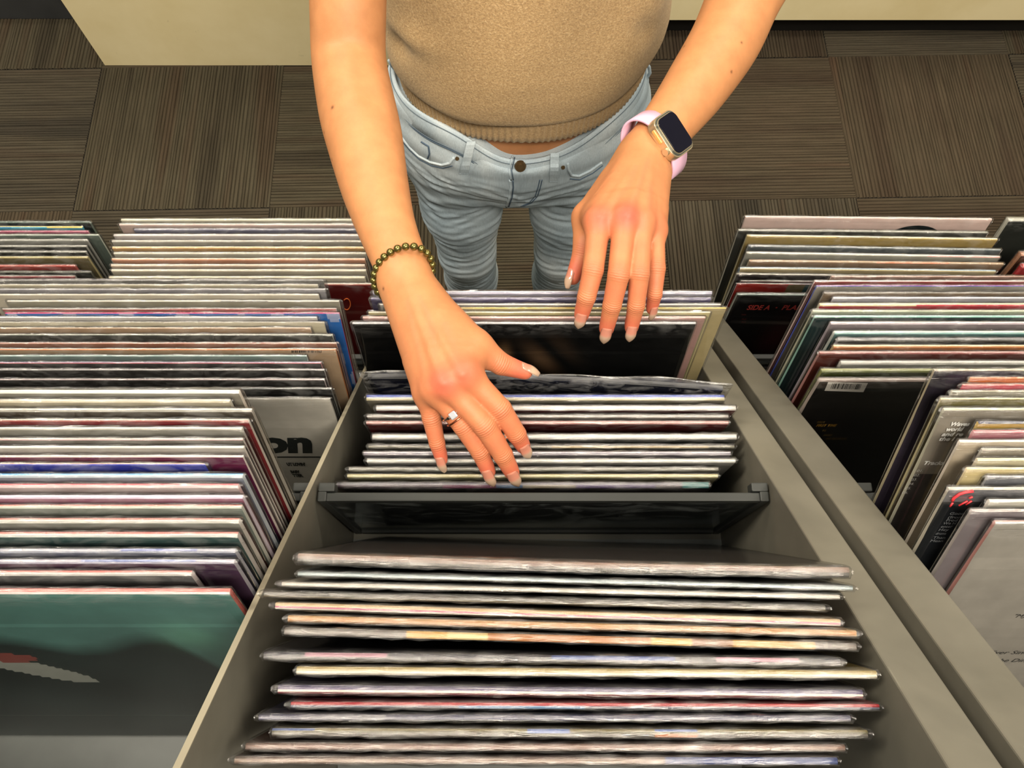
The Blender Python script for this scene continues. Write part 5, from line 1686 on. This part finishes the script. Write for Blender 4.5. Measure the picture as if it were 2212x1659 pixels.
# watch
def camvec(x, y, z): return (Vector((1, 0, 0)) * x + IUP * y + CAMDIR * z).normalized()
wn = camvec(0.50, 0.22, 0.80)
wu = camvec(0.62, -0.72, 0.0); wu = (wu - wn * wu.dot(wn)).normalized()     # along the strap
wv = wn.cross(wu).normalized()                                               # towards the elbow
wc = U(1449, 293, 0.722)
MW = Matrix((( wv.x, wu.x, wn.x, wc.x), (wv.y, wu.y, wn.y, wc.y), (wv.z, wu.z, wn.z, wc.z), (0, 0, 0, 1)))
watch = empty('wristwatch', wc, 'rounded square smart watch with black screen and lilac strap', 'watch')
GOLD = plain('champagne_metal', lin((214, 198, 164)), 0.28, 0.85, var=0.05)
def rbox(name, sx, sy, z0, z1, rc, mat, bev=0.0008, seg=10):
    bm = bmesh.new()
    ring = []
    for (cx, cy, a0) in ((sx - rc, sy - rc, 0), (-sx + rc, sy - rc, 90), (-sx + rc, -sy + rc, 180), (sx - rc, -sy + rc, 270)):
        for k_ in range(seg + 1):
            a = math.radians(a0 + 90 * k_ / seg)
            ring.append((cx + rc * math.cos(a), cy + rc * math.sin(a)))
    v0 = [bm.verts.new((x, y, z0)) for x, y in ring]; v1 = [bm.verts.new((x, y, z1)) for x, y in ring]
    f0 = bm.faces.new(v0[::-1]); f1 = bm.faces.new(v1)
    n = len(ring)
    for i in range(n): bm.faces.new((v0[i], v0[(i + 1) % n], v1[(i + 1) % n], v1[i]))
    es = [e for e in bm.edges if (e.verts[0] in v0 and e.verts[1] in v0) or (e.verts[0] in v1 and e.verts[1] in v1)]
    bmesh.ops.bevel(bm, geom=es, offset=bev, segments=3, affect='EDGES', profile=0.5)
    o = bm_obj(name, bm, mat, None, False)
    for p_ in o.data.polygons: p_.use_smooth = len(p_.vertices) == 4
    o.matrix_basis = MW
    keep(o, watch)
    return o
SCR = plain('black_glass', lin((8, 10, 24)), 0.06, 0.0, var=0.05, spec=0.3)
BEZ = plain('clear_bumper', lin((56, 62, 60)), 0.12, 0.0, spec=0.7)
rbox('case', 0.0172, 0.0208, -0.0050, 0.0040, 0.0085, GOLD, 0.0018)
rbox('bumper', 0.0160, 0.0196, 0.0036, 0.0050, 0.0078, BEZ, 0.0005)
rbox('bezel_ring', 0.0150, 0.0186, 0.0046, 0.0056, 0.0072, GOLD, 0.0004)
rbox('screen', 0.0143, 0.0179, 0.0050, 0.0066, 0.0068, SCR, 0.0009)
bm = bmesh.new(); bmesh.ops.create_cone(bm, cap_ends=True, segments=24, radius1=0.0037, radius2=0.0033, depth=0.0030)
o = bm_obj('crown', bm, GOLD); o.matrix_basis = MW @ Matrix.Translation((-0.0182, 0.0095, -0.0002)) @ Matrix.Rotation(-math.pi / 2, 4, 'Y'); keep(o, watch)
bm = bmesh.new(); add_box(bm, (-0.0186, -0.013, -0.0016), (-0.0168, 0.001, 0.0016), 0.0007)
o = bm_obj('side_button', bm, plain('amber_gel', lin((206, 150, 84)), 0.2)); o.matrix_basis = MW; keep(o, watch)
# strap: loop around the wrist in the wu / wn plane
STRAP = plain('lilac_rubber', lin((214, 172, 196)), 0.5, var=0.03)
ax = 0.0325; az = 0.0245
cz = -0.0245
vs, fs = [], []
ns = 64
for i in range(ns):
    q = 2 * math.pi * i / ns
    cy_, cz_ = ax * math.sin(q), cz + (az) * math.cos(q)
    nx_, nz_ = math.sin(q) / ax, math.cos(q) / az; l_ = math.hypot(nx_, nz_); nx_, nz_ = nx_ / l_, nz_ / l_
    wd = 0.0112 + 0.0030 * max(0, math.cos(q)) ** 2
    sh = 0.0
    for (s_, o_) in ((-wd, -0.0004), (-wd * 0.93, 0.0018), (wd * 0.93, 0.0018), (wd, -0.0004)):
        vs.append(MW @ Vector((s_ + sh, cy_ + nx_ * o_, cz_ + nz_ * o_)))
for i in range(ns):
    for j in range(4):
        a = i * 4 + j; b = i * 4 + (j + 1) % 4; c = ((i + 1) % ns) * 4 + (j + 1) % 4; d = ((i + 1) % ns) * 4 + j
        fs.append((a, b, c, d))
o = mesh_obj('strap', vs, fs, STRAP, None, True); keep(o, watch)
bm = o.data
